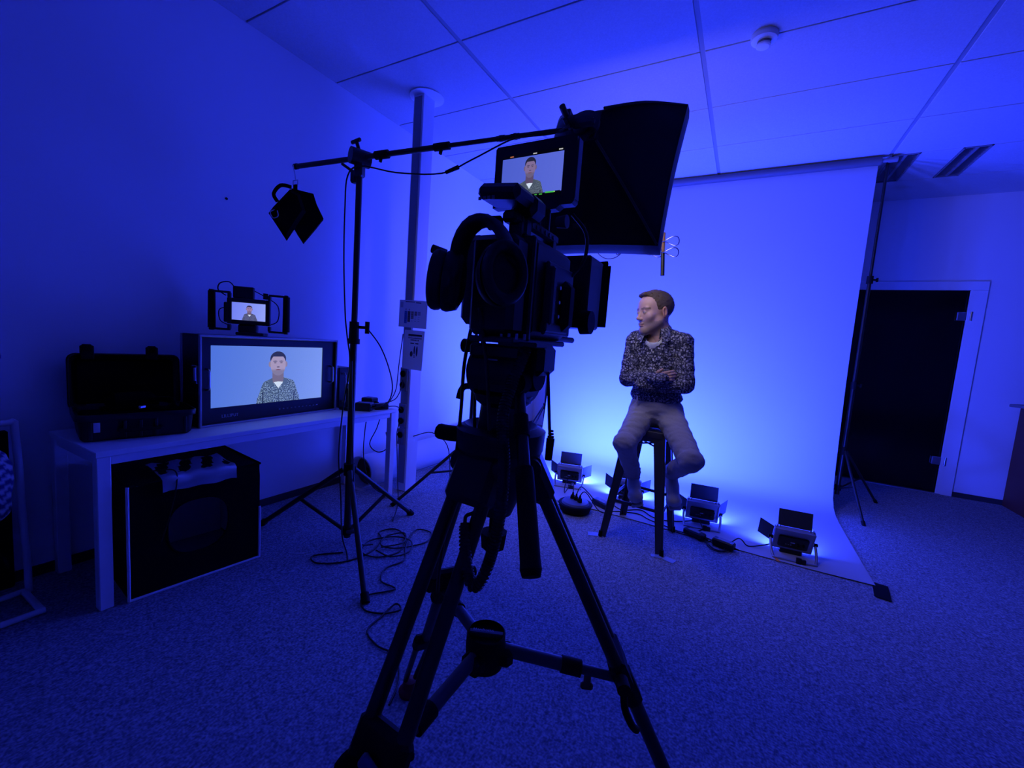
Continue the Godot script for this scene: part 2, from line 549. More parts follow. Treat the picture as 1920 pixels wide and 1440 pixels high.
func build_room():
	struct("floor", bx(V((XL + XR) / 2, -0.06, (ZB + ZF) / 2), V(XR - XL + 0.4, 0.12, ZF - ZB + 0.4)), M.carpet)
	struct("wall_left", bx(V(XL - 0.1, CEIL / 2, (ZB + ZF) / 2), V(0.2, CEIL + 0.4, ZF - ZB + 0.4)), M.wall)
	struct("wall_right", bx(V(XR + 0.1, CEIL / 2, (ZB + ZF) / 2), V(0.2, CEIL + 0.4, ZF - ZB + 0.4)), M.wall)
	struct("wall_front", bx(V((XL + XR) / 2, CEIL / 2, ZF + 0.1), V(XR - XL, CEIL + 0.4, 0.2)), M.wall)
	# the back wall leaves an opening for the glass door
	var dx0 := 1.0
	var dx1 := 2.0
	var dh := 2.19
	var wb := MB.new()
	wb.box(V((XL + dx0) / 2, CEIL / 2, ZB - 0.1), V(dx0 - XL, CEIL + 0.4, 0.2))
	wb.box(V((dx1 + XR) / 2, CEIL / 2, ZB - 0.1), V(XR - dx1, CEIL + 0.4, 0.2))
	wb.box(V((dx0 + dx1) / 2, (dh + CEIL + 0.2) / 2, ZB - 0.1), V(dx1 - dx0, CEIL + 0.2 - dh, 0.2))
	struct("wall_back", wb, M.wall)
	# door: frame, dark glass leaf, two clamp hinges
	var d := Node3D.new()
	d.name = "door_1"
	d.set_meta("kind", "structure")
	add_child(d)
	var fr := MB.new()
	fr.box(V(dx1 + 0.03, (dh - 0.024) / 2, ZB + 0.012), V(0.13, dh - 0.024, 0.024), Basis.IDENTITY, 0.004)
	fr.box(V(dx0 - 0.03, (dh - 0.024) / 2, ZB + 0.012), V(0.13, dh - 0.024, 0.024), Basis.IDENTITY, 0.004)
	fr.box(V((dx0 + dx1) / 2, dh + 0.022, ZB + 0.012), V(dx1 - dx0 + 0.19, 0.09, 0.024), Basis.IDENTITY, 0.004)
	struct("door_frame", fr, M.wall, d)
	struct("glass_leaf", bx(V((dx0 + dx1) / 2, dh / 2 + 0.004, ZB - 0.02), V(dx1 - dx0 - 0.012, dh - 0.02, 0.012), 0.003), M.glassblack, d)
	for hy in [0.36, 1.9]:
		var hg := MB.new()
		hg.box(V(dx1 - 0.055, hy, ZB + 0.004), V(0.1, 0.085, 0.03), Basis.IDENTITY, 0.004)
		hg.cyl(V(dx1 - 0.002, hy - 0.045, ZB + 0.02), V(dx1 - 0.002, hy + 0.045, ZB + 0.02), 0.012)
		struct("hinge", hg, M.steel, d)
	struct("threshold", bx(V((dx0 + dx1) / 2, 0.004, ZB + 0.01), V(dx1 - dx0, 0.008, 0.05)), M.alu, d)
	# skirtings
	struct("baseboard_left", bx(V(XL + 0.006, 0.026, (ZB + ZF) / 2), V(0.012, 0.052, ZF - ZB), 0.002), M.skirt)
	struct("baseboard_back", bx(V((dx1 + 0.1 + XR) / 2, 0.026, ZB + 0.006), V(XR - dx1 - 0.1, 0.052, 0.012), 0.002), M.skirt)
	# ceiling: slab, rails and laid-in tiles with open joints
	var c := struct("ceiling", bx(V((XL + XR) / 2, CEIL + 0.14, (ZB + ZF) / 2), V(XR - XL + 0.4, 0.2, ZF - ZB + 0.4)), M.slab)
	var xs := [XL, -1.762, -0.425, 0.912, 2.249, 3.586, 4.923, 6.26, XR]
	var z0 := -4.86
	var dz := 0.655
	var rows := []
	var z := z0
	while z > ZB + 0.02: z -= dz
	while z < ZF:
		rows.push_back([maxf(z, ZB), minf(z + dz, ZF)])
		z += dz
	for i in xs.size() - 1:
		var rail := 0.014 if i > 0 else 0.0
		var rail2 := 0.014 if i < xs.size() - 2 else 0.002
		for r in rows:
			if r[1] - r[0] < 0.02: continue
			var lit: bool = i == 3 and absf(r[1] - z0) < 0.01
			var cuts := [[xs[i] + rail, xs[i + 1] - rail2]]
			if lit: cuts = [[1.118, 1.372], [1.552, xs[i + 1] - rail2]]
			for k in cuts:
				struct("ceiling_tile", bx(V((k[0] + k[1]) / 2, CEIL + 0.01, (r[0] + r[1]) / 2), V(k[1] - k[0], 0.02, r[1] - r[0] - 0.009), 0.002), M.tile, c)
	for i in range(1, xs.size() - 1):
		struct("ceiling_rail", bx(V(xs[i], CEIL + 0.021, (ZB + ZF) / 2), V(0.03, 0.03, ZF - ZB)), M.rail, c)
	# louvred ceiling lights, switched off
	for a in [[0.926, 1.116, "louvred ceiling light, off, half hidden by the top of the backdrop stand"], [1.374, 1.55, "louvred ceiling light, off, farther from the backdrop, above the glass door"]]:
		var lz0 := z0 - dz
		var L := thing("ceiling_light", a[2], "ceiling light", V((a[0] + a[1]) / 2, CEIL, z0 - dz / 2), 0.0, "louvred ceiling lights")
		var og := L.position
		var w: float = a[1] - a[0]
		var f := MB.new(og)
		for s in [-1, 1]:
			f.box(V(og.x + s * (w / 2 - 0.006), CEIL + 0.012, og.z), V(0.012, 0.03, dz - 0.006))
			f.box(V(og.x, CEIL + 0.012, og.z + s * (dz / 2 - 0.009)), V(w, 0.03, 0.012))
		f.box(V(og.x, CEIL + 0.036, og.z), V(w, 0.008, dz - 0.01))
		obj("housing", f, M.grey, L)
		obj("spine", bx(V(og.x, CEIL + 0.008, og.z), V(0.02, 0.02, dz - 0.03), 0.0, Basis.IDENTITY, og), M.grey, L)
		for k in 16:
			var zz := lz0 + 0.02 + (dz - 0.04) * (k + 0.5) / 16.0
			obj("louvre", bx(V(og.x, CEIL + 0.012, zz), V(w - 0.026, 0.022, 0.003), 0.0, Basis(Vector3.RIGHT, 0.25), og), M.steel, L)
	# smoke detector
	var sd := thing("smoke_detector", "white round smoke detector on the ceiling", "smoke detector", V(-0.1, CEIL, -2.88))
	var b := MB.new()
	b.lathe([Vector2(0.0, 0.0), Vector2(0.068, 0.0), Vector2(0.07, -0.012), Vector2(0.066, -0.03), Vector2(0.05, -0.037), Vector2(0.0, -0.037)], V(0, 0, 0))
	obj("base", b, M.white, sd)
	var b2 := MB.new()
	b2.lathe([Vector2(0.034, -0.036), Vector2(0.036, -0.052), Vector2(0.0, -0.054)], V(0, 0, 0))
	obj("sensor_grille", b2, M.grey, sd)
	var b3 := MB.new()
	b3.lathe([Vector2(0.0, -0.052), Vector2(0.038, -0.052), Vector2(0.038, -0.06), Vector2(0.03, -0.066), Vector2(0.0, -0.068)], V(0, 0, 0))
	obj("cap", b3, M.white, sd)
	# a dark spot (a screw) on the left wall
	var sc := MB.new(V(XL, 2.05, -1.48))
	sc.lathe([Vector2(0.008, 0), Vector2(0.007, 0.004), Vector2(0, 0.005)], V(XL, 2.05, -1.48), Vector3.RIGHT, 10)
	tag(obj("wall_screw", sc, M.black), "tiny dark screw in the left wall below the sandbag's height", "screw")

func build_backdrop():
	# seamless paper: hangs from the crossbar, sweeps onto the floor; slightly skewed on its left edge
	var prof := [Vector2(-4.862, 3.09), Vector2(-4.862, 2.6), Vector2(-4.858, 2.0), Vector2(-4.848, 1.5), Vector2(-4.82, 1.1), Vector2(-4.77, 0.72), Vector2(-4.725, 0.4), Vector2(-4.69, 0.22), Vector2(-4.64, 0.11), Vector2(-4.56, 0.045), Vector2(-4.44, 0.014), Vector2(-4.28, 0.006), Vector2(-4.0, 0.004), Vector2(-3.6, 0.004), Vector2(-3.3, 0.004), Vector2(-3.2, 0.005)]
	var T := thing("paper_backdrop", "wide white seamless paper backdrop sweeping down onto the carpet behind the man", "backdrop", V(-0.6, 0, -4.8))
	var og := T.position
	var P := []
	var Pb := []
	var cols := 40
	for i in prof.size():
		var t := float(i) / (prof.size() - 1)
		var xl := lerpf(-2.08, -1.72, smoothstep(0.45, 1.0, t))
		var row := []
		var rowb := []
		var q: Vector2 = prof[i]
		var nx: Vector2 = (prof[mini(i + 1, prof.size() - 1)] - prof[maxi(i - 1, 0)]).normalized()
		for j in cols + 1:
			var x := lerpf(xl, 0.84, float(j) / cols)
			var z := q.x
			if i == prof.size() - 1: z += 0.02 * sin(x * 3.1 + 0.4) - 0.025 * smoothstep(0.0, -1.7, x) + 0.02 * smoothstep(0.3, 0.84, x) * 0.5
			var y := q.y
			if i > 10: y += 0.002 * maxf(0.0, sin(x * 7.0 + i))
			row.push_back(V(x, y, z))
			rowb.push_back(V(x, maxf(y + nx.x * 0.0012, 0.0008), z - absf(nx.y) * 0.0012))
		P.push_back(row)
		Pb.push_back(rowb)
	var m := MB.new(og)
	m.grid(P)
	m.grid(Pb)
	obj("paper_sheet", m, M.paper, T)
	var ro := MB.new(og)
	ro.cyl(V(-2.1, 3.085, -4.826), V(0.85, 3.085, -4.826), 0.036, 0.036, 20)
	obj("roll_core", ro, M.rollcore, T)
	# crossbar
	var cb := rod(V(-2.2, 3.085, -4.826), V(0.96, 3.085, -4.826), 0.017, -1.0, V(-0.6, 3.085, -4.826))
	for s in [-2.0, 0.9]:
		cb.cyl(V(s, 3.085, -4.826), V(s + 0.06, 3.085, -4.826), 0.022)
	tag(obj("crossbar", cb, M.grey), "grey horizontal crossbar carrying the paper backdrop just under the ceiling", "crossbar")
	backdrop_stand(V(0.905, 0, -4.87), 0.4, "black tripod stand at the right edge of the backdrop beside the door")
	backdrop_stand(V(-2.15, 0, -4.89), 2.2, "black tripod stand at the left edge of the backdrop, behind the camera")
	# tape on the corner of the paper
	var tp := bx(V(0.855, 0.0065, -3.13), V(0.075, 0.002, 0.2), 0.0, Basis(Vector3.UP, -0.15), V(0.855, 0, -3.13))
	tag(obj("gaffer_tape", tp, M.matte), "strip of black tape holding the paper's front right corner to the carpet", "tape")
	var t2 := bx(V(0.335, 0.0065, -3.2), V(0.02, 0.0015, 0.07), 0.0, Basis(Vector3.UP, 0.25), V(0.335, 0, -3.2))
	tag(obj("orange_tape", t2, M.orange), "small orange tape mark on the front edge of the paper", "tape")

func backdrop_stand(at: Vector3, turn: float, label: String):
	var s := thing("backdrop_stand", label, "stand", at, turn, "backdrop stands")
	obj("pole", rod(V(0, 0.1, 0), V(0, 1.15, 0), 0.0175), M.black, s)
	obj("pole", rod(V(0, 1.1, 0), V(0, 2.1, 0), 0.0145), M.black, s)
	obj("pole", rod(V(0, 2.05, 0), V(0, 3.11, 0), 0.0115), M.black, s)
	for y in [1.13, 2.08]:
		var k := rod(V(0, y - 0.035, 0), V(0, y + 0.03, 0), 0.024)
		k.cyl(V(0.02, y, 0), V(0.055, y, 0), 0.008)
		k.box(V(0.06, y, 0), V(0.012, 0.036, 0.02), Basis.IDENTITY, 0.003)
		obj("clamp_collar", k, M.rubber, s)
	var hub := rod(V(0, 0.48, 0), V(0, 0.55, 0), 0.028)
	obj("leg_collar", hub, M.rubber, s)
	obj("brace_collar", rod(V(0, 0.14, 0), V(0, 0.19, 0), 0.026), M.rubber, s)
	for k in 3:
		var a := TAU * k / 3.0 - 0.35
		var dr := V(cos(a), 0, sin(a))
		obj("leg", rod(V(0, 0.52, 0) + dr * 0.03, dr * 0.5 + V(0, 0.012, 0), 0.0105), M.black, s)
		obj("brace", rod(V(0, 0.165, 0) + dr * 0.03, dr * 0.27 + V(0, 0.255, 0), 0.0075), M.black, s)
		obj("foot", rod(dr * 0.485 + V(0, 0.03, 0), dr * 0.51 + V(0, 0.0, 0), 0.014), M.rubber, s)

func build_led_panels():
	var list := [
		[V(0.425, 0, -3.34), 0.1, "LED panel light lying rightmost on the paper, nearest the taped corner"],
		[V(-0.15, 0, -3.5), 0.12, "LED panel light on the paper just right of the stool"],
		[V(-0.76, 0, -3.62), 0.2, "LED panel light half hidden behind the stool's left legs"],
		[V(-1.31, 0, -3.68), 0.25, "LED panel light leftmost on the paper, behind the round cable drum"]]
	for i in list.size():
		led_panel(list[i][0], list[i][1], list[i][2], i)

const LED_ENERGY := 15.0
func led_panel(at: Vector3, turn: float, label: String, idx: int):
	var t := thing("led_panel_light", label, "LED light", at, turn, "LED panel lights along the paper's front edge")
	var tilt := Basis(Vector3.RIGHT, 0.36)      # front (-z) turned upwards
	var c := V(0, 0.112, 0)
	var W := 0.232
	var H := 0.165
	var D := 0.042
	var X := Transform3D(tilt, c)
	var body := MB.new()
	for s in [-1, 1]:
		body.box(X * V(s * (W / 2 - 0.006), 0, 0), V(0.012, H, D), tilt, 0.003)
		body.box(X * V(0, s * (H / 2 - 0.006), 0), V(W, 0.012, D), tilt, 0.003)
	body.box(X * V(0, 0, 0.012), V(W - 0.012, H - 0.012, 0.012), tilt)
	obj("housing", body, M.alu, t)
	var bp := MB.new()
	var pts := PackedVector2Array()
	for k in 4:
		var cc := Vector2(0.073 if k in [0, 3] else -0.073, 0.033 if k < 2 else -0.033)
		for j in 5:
			var a := PI / 2 * k + PI / 2 * j / 4.0
			pts.push_back(cc + Vector2(cos(a), sin(a)) * 0.014)
	bp.prism(pts, X * Transform3D(Basis.IDENTITY, V(0, -0.008, 0.017)), 0.014, 0.003)
	obj("control_panel", bp, M.gloss, t)
	var dt := MB.new()
	dt.box(X * V(-0.004, -0.004, 0.032), V(0.024, 0.008, 0.003), tilt, 0.001)
	obj("display", dt, M.ink, t)
	for k in 2:
		obj("dial", rod(X * V(0.03 + 0.028 * k, -0.014, 0.03), X * V(0.03 + 0.028 * k, -0.014, 0.04), 0.008, 0.007), M.rubber, t)
	for k in 3:
		obj("button", bx(X * V(-0.04 + 0.014 * k, -0.024, 0.032), V(0.008, 0.005, 0.004), 0.001, tilt), M.grey, t)
	# the glowing face and the light of the same size just in front of it
	obj("led_face", bx(X * V(0, 0, -0.012), V(W - 0.03, H - 0.03, 0.004), 0.0, tilt), M.led, t)
	var L := AreaLight3D.new()
	L.name = "led_light"
	L.area_size = Vector2(W - 0.03, H - 0.03)
	L.light_color = BLUE
	L.light_energy = LED_ENERGY * [0.4, 0.75, 1.2, 1.6][idx]
	L.area_range = 14.0
	L.shadow_enabled = true
	L.transform = X * Transform3D(Basis.IDENTITY, V(0, 0, -0.017))
	t.add_child(L)
	# barn doors: top, two sides, bottom folded out flat
	var hinge_z := -D / 2
	var flap := func(called: String, at_: Vector3, size: Vector3, b: Basis):
		obj(called, bx(X * (at_ + b * V(0, size.y / 2, 0)), size, 0.0008, tilt * b), M.flap, t)
	flap.call("barn_door", V(0, H / 2, hinge_z), V(0.195, 0.112, 0.0022), Basis(Vector3.RIGHT, -0.62))
	flap.call("barn_door", V(-W / 2, 0, hinge_z), V(0.128, 0.1, 0.0022), Basis(Vector3.UP, -0.7) * Basis(Vector3.BACK, PI / 2))
	flap.call("barn_door", V(W / 2, 0, hinge_z), V(0.128, 0.1, 0.0022), Basis(Vector3.UP, [1.62, 0.95, 0.7, 0.7][idx]) * Basis(Vector3.BACK, -PI / 2))
	for s in [-1, 1]:
		obj("hinge_screw", rod(X * V(s * (W / 2 - 0.01), H / 2 + 0.004, 0), X * V(s * (W / 2 - 0.01), H / 2 + 0.004, -0.02), 0.005), M.steel, t)
		obj("hinge_screw", rod(X * V(s * (W / 2 - 0.028), H / 2 + 0.004, 0), X * V(s * (W / 2 - 0.028), H / 2 + 0.004, -0.02), 0.005), M.steel, t)
		obj("side_knob", rod(X * V(s * W / 2, -0.01, 0), X * V(s * (W / 2 + 0.026), -0.01, 0), 0.013, 0.011), M.rubber, t)
	# U-shaped yoke lying on the floor
	var y := MB.new()
	var w2 := W / 2 + 0.013
	var pv := X * V(0, -0.01, 0)
	y.tube([V(-w2, pv.y, pv.z), V(-w2, 0.05, 0.05), V(-w2 + 0.01, 0.014, 0.1), V(-w2 + 0.03, 0.012, 0.115), V(w2 - 0.03, 0.012, 0.115), V(w2 - 0.01, 0.014, 0.1), V(w2, 0.05, 0.05), V(w2, pv.y, pv.z)], 0.008, 6, 4)
	obj("yoke", y, M.alu, t)
	var kb := rod(V(0.02, 0.004, 0.125), V(0.02, 0.04, 0.118), 0.015, 0.015)
	kb.box(V(0.045, 0.02, 0.125), V(0.03, 0.034, 0.016), Basis.IDENTITY, 0.004)
	obj("spigot", kb, M.black, t)
	var fb := bx(V(0, 0.02, -0.03), V(0.13, 0.04, 0.05), 0.006)
	obj("battery_foot", fb, M.black, t)

const SOFT_ENERGY := 0.52
func build_softbox():
	var hd := V(-0.772, 2.311, -1.926)
	var b := Basis.from_euler(Vector3(deg_to_rad(-18.0), 0.0, deg_to_rad(-2.0)), EULER_ORDER_YXZ)
	var w := 0.73
	var h := 0.8
	var dep := 0.36
	var s := thing("softbox", "large black square softbox at the end of the boom arm, seen from behind", "softbox", hd)
	s.basis = b
	# local: -z is where it shines; the mouth lies at z = -dep
	var sh := MB.new()
	var ring := func(hw: float, hh: float, z: float, sag: float) -> Array:
		var r := []
		var cs := [V(-hw, hh, z), V(hw, hh, z), V(hw, -hh, z), V(-hw, -hh, z)]
		for k in 4:
			for j in 8:
				var f := j / 8.0
				var p: Vector3 = cs[k].lerp(cs[(k + 1) % 4], f)
				p = p * V(1.0 - sag * sin(PI * f), 1.0 - sag * sin(PI * f), 1)
				r.push_back(p)
		return r
	var rows := []
	rows.push_back(ring.call(0.07, 0.07, 0.0, 0.0))
	for i in range(1, 9):
		var t := i / 8.0
		var bow := sin(PI * t) * 0.01
		rows.push_back(ring.call(lerpf(0.07, w / 2, t) + bow, lerpf(0.07, h / 2, t) + bow, lerpf(0, -dep + 0.0, pow(t, 1.15)), 0.03 * t))
	sh.grid(rows, true)
	obj("fabric_shell", sh, M.softcloth, s)
	var lip := MB.new()
	lip.grid([ring.call(w / 2 + 0.001, h / 2 + 0.001, -dep + 0.004, 0.03), ring.call(w / 2 + 0.004, h / 2 + 0.004, -dep - 0.04, 0.026), ring.call(w / 2, h / 2, -dep - 0.085, 0.03), ring.call(w / 2 - 0.004, h / 2 - 0.004, -dep - 0.085, 0.03), ring.call(w / 2 - 0.006, h / 2 - 0.006, -dep, 0.03)], true)
	obj("front_lip", lip, M.seam, s)
	for k in 4:
		var sx := 1.0 if k in [0, 1] else -1.0
		var sy := 1.0 if k in [0, 3] else -1.0
		obj("seam_strip", cord([V(sx * 0.085, sy * 0.085, 0.004), V(sx * 0.219, sy * 0.236, -0.146), V(sx * (w / 2 - 0.006), sy * (h / 2 - 0.006), -dep + 0.004)], 0.006), M.seam, s)
	var df := MB.new()
	df.box(V(0, 0, -dep - 0.03), V(w - 0.03, h - 0.03, 0.004))
	obj("diffuser_panel_light", df, M.diffuser, s)
	var L := AreaLight3D.new()
	L.name = "softbox_light"
	L.area_size = Vector2(w - 0.05, h - 0.05)
	L.light_color = SOFT
	L.light_energy = SOFT_ENERGY
	L.area_range = 14.0
	L.shadow_enabled = true
	L.position = V(0, 0, -dep - 0.036)
	s.add_child(L)
	# lamp head and speed ring behind the shell
	var rg := MB.new()
	rg.lathe([Vector2(0.0, 0.0), Vector2(0.082, 0.0), Vector2(0.082, 0.018), Vector2(0.05, 0.022), Vector2(0.0, 0.022)], V(0, 0, -0.006), Vector3.BACK)
	rg.box(V(0, 0, -0.004), V(0.15, 0.15, 0.012), Basis.IDENTITY, 0.003)
	obj("speed_ring", rg, M.black, s)
	var hb := rod(V(0, -0.012, 0.008), V(0, -0.012, 0.04), 0.04, 0.036)
	hb.box(V(0.03, -0.02, 0.042), V(0.09, 0.04, 0.03), Basis.IDENTITY, 0.01)
	obj("lamp_head", hb, M.black, s)
	var br := MB.new()
	br.box(V(-0.05, -0.0, 0.06), V(0.03, 0.06, 0.06), Basis.IDENTITY, 0.006)
	br.cyl(V(-0.05, -0.01, 0.09), V(-0.05, -0.01, 0.14), 0.014)
	obj("tilt_bracket", br, M.black, s)
	# brand patch low on the back, unreadable
	obj("cloth_patch", bx(V(-0.02, -0.34, -0.262), V(0.07, 0.022, 0.003), 0.0, Basis(Vector3.RIGHT, 0.8)), M.patch, s)

# ---------------------------------------------------------------- pictures shown on the screens (flat print)
func ellipse(p: Vector2, c: Vector2, r: Vector2) -> float:
	return 1.0 - (((p - c) / r).length())

func portrait(w: int, h: int, head: Vector2, s: float, bg0: Color, bg1: Color, skin: Color, shirt0: Color, shirt1: Color, hair: Color) -> Image:
	# a seated man, head and chest, in front of plain blue; s = head height as a share of the picture's height
	var im := Image.create(w, h, true, Image.FORMAT_RGB8)
	var nz := FastNoiseLite.new()
	nz.seed = 5
	nz.frequency = 0.16 * 220.0 / h
	for y in h:
		for x in w:
			var q := Vector2(float(x) / h, float(y) / h)
			var c := bg0.lerp(bg1, clampf(float(x) / w * 0.8 + float(y) / h * 0.1, 0.0, 1.0))
			var p := (q - head) / s          # head centre at 0, head from -0.5 to 0.5
			# shoulders and chest
			var ax := absf(p.x - 0.05)
			var top := 0.58 + 0.3 * pow(ax / 0.9, 1.6) + 0.55 * smoothstep(0.66, 1.0, ax)
			var half := 0.9 + 0.16 * smoothstep(0.9, 2.2, p.y)
			if p.y > top and absf(p.x - 0.05) < half:
				c = shirt0.lerp(shirt1, smoothstep(-0.08, 0.12, nz.get_noise_2d(x, y)))
				if absf(absf(p.x - 0.05) - 0.72) < 0.02 and p.y > 1.2: c = shirt0.darkened(0.4)
				if absf(p.x - 0.02) < 0.012 and p.y > 1.1: c = shirt0.darkened(0.3)
			# neck, undershirt, collar
			if absf(p.x) < 0.26 and p.y > 0.25 and p.y < 0.82 + 0.2 * (0.26 - absf(p.x)): c = skin.darkened(0.3)
			if p.y > 0.78 + absf(p.x) * 0.1 and p.y < 1.08 - absf(p.x - 0.02) * 1.25: c = Color(0.82, 0.88, 0.95)
			if p.y > 0.6 and p.y < 0.95 and absf(p.x) > 0.2 + (0.95 - p.y) * 0.2 and absf(p.x) < 0.44 and p.y > 0.5 + absf(p.x) * 0.45: c = shirt0.lerp(shirt1, 0.35)
			# ears, hair, face
			for e in [-0.37, 0.37]:
				if ellipse(p, Vector2(e, 0.03), Vector2(0.06, 0.12)) > 0.0: c = skin.darkened(0.15)
			if ellipse(p, Vector2(0.0, -0.2), Vector2(0.36, 0.32)) > 0.0 and p.y < -0.02: c = hair
			var fw := 0.345 - 0.1 * smoothstep(0.1, 0.5, p.y)
			if absf(p.x) < fw and p.y > -0.3 and ellipse(p, Vector2(0, 0.06), Vector2(0.36, 0.46)) > 0.0:
				c = skin
				if p.y > 0.2: c = skin.lerp(hair.lightened(0.2), 0.45 * smoothstep(0.2, 0.34, p.y))
				for e in [-0.14, 0.14]:
					if ellipse(p, Vector2(e, -0.03), Vector2(0.065, 0.02)) > 0.0: c = skin.darkened(0.42)
					if ellipse(p, Vector2(e, -0.1), Vector2(0.1, 0.02)) > 0.0: c = skin.lerp(hair, 0.6)
				if ellipse(p, Vector2(0.0, 0.15), Vector2(0.07, 0.025)) > 0.0: c = skin.darkened(0.4)
				if ellipse(p, Vector2(0.0, 0.27), Vector2(0.12, 0.02)) > 0.0: c = Color(0.45, 0.25, 0.28)
			im.set_pixel(x, y, c)
	return im

func screen_mat(im: Image, energy := 1.0) -> StandardMaterial3D:
	im.generate_mipmaps()
	var m := mat(Color(0.01, 0.01, 0.012), 0.25)
	m.emission_enabled = true
	m.emission = Color(1, 1, 1)
	m.emission_operator = BaseMaterial3D.EMISSION_OP_MULTIPLY
	m.emission_texture = ImageTexture.create_from_image(im)
	m.emission_energy_multiplier = energy
	return m

func panel(x0: float, x1: float, y0: float, y1: float, z: float) -> MB:
	# a flat sheet facing +z with upright picture coordinates
	var m := MB.new()
	var n := Vector3.BACK
	m.tri(V(x0, y1, z), V(x1, y1, z), V(x1, y0, z), n, n, n, Vector2(0, 0), Vector2(1, 0), Vector2(1, 1))
	m.tri(V(x0, y1, z), V(x1, y0, z), V(x0, y0, z), n, n, n, Vector2(0, 0), Vector2(1, 1), Vector2(0, 1))
	return m

func letters(text: String, size: float, depth := 0.0006) -> TextMesh:
	var t := TextMesh.new()
	var f := SystemFont.new()
	f.font_names = PackedStringArray(["Droid Sans"])
	t.font = f
	t.text = text
	t.font_size = 48
	t.pixel_size = size / 48.0
	t.depth = depth
	return t

func lettering(called: String, text: String, size: float, m: Material, parent: Node, at: Transform3D):
	var o := MeshInstance3D.new()
	o.name = called
	o.mesh = letters(text, size)
	o.material_override = m
	parent.add_child(o, true)
	o.transform = at

const TY := 0.712
func build_table_area():
	# ---- table
	var t := thing("table", "long white table with square legs against the left wall", "table", V(-2.605, 0, -1.555))
	var og := t.position
	var x0 := -2.885
	var x1 := -2.325
	var z0 := -2.43
	var z1 := -0.68
	obj("tabletop", bx(V((x0 + x1) / 2, TY - 0.0125, (z0 + z1) / 2), V(x1 - x0, 0.025, z1 - z0), 0.003, Basis.IDENTITY, og), M.white, t)
	for zz in [z0 + 0.028, z1 - 0.028]:
		for xx in [x0 + 0.028, x1 - 0.028]:
			obj("leg", bx(V(xx, (TY - 0.025) / 2, zz), V(0.048, TY - 0.025, 0.048), 0.003, Basis.IDENTITY, og), M.white_metal, t)
		obj("apron", bx(V((x0 + x1) / 2, TY - 0.045, zz), V(x1 - x0 - 0.11, 0.038, 0.03), 0.002, Basis.IDENTITY, og), M.white_metal, t)
	for xx in [x0 + 0.028, x1 - 0.028]:
		obj("apron", bx(V(xx, TY - 0.045, (z0 + z1) / 2), V(0.03, 0.038, z1 - z0 - 0.11), 0.002, Basis.IDENTITY, og), M.white_metal, t)
	build_big_monitor()
	build_small_monitor()
	build_hard_case()
	build_light_tent()
	build_table_gear()

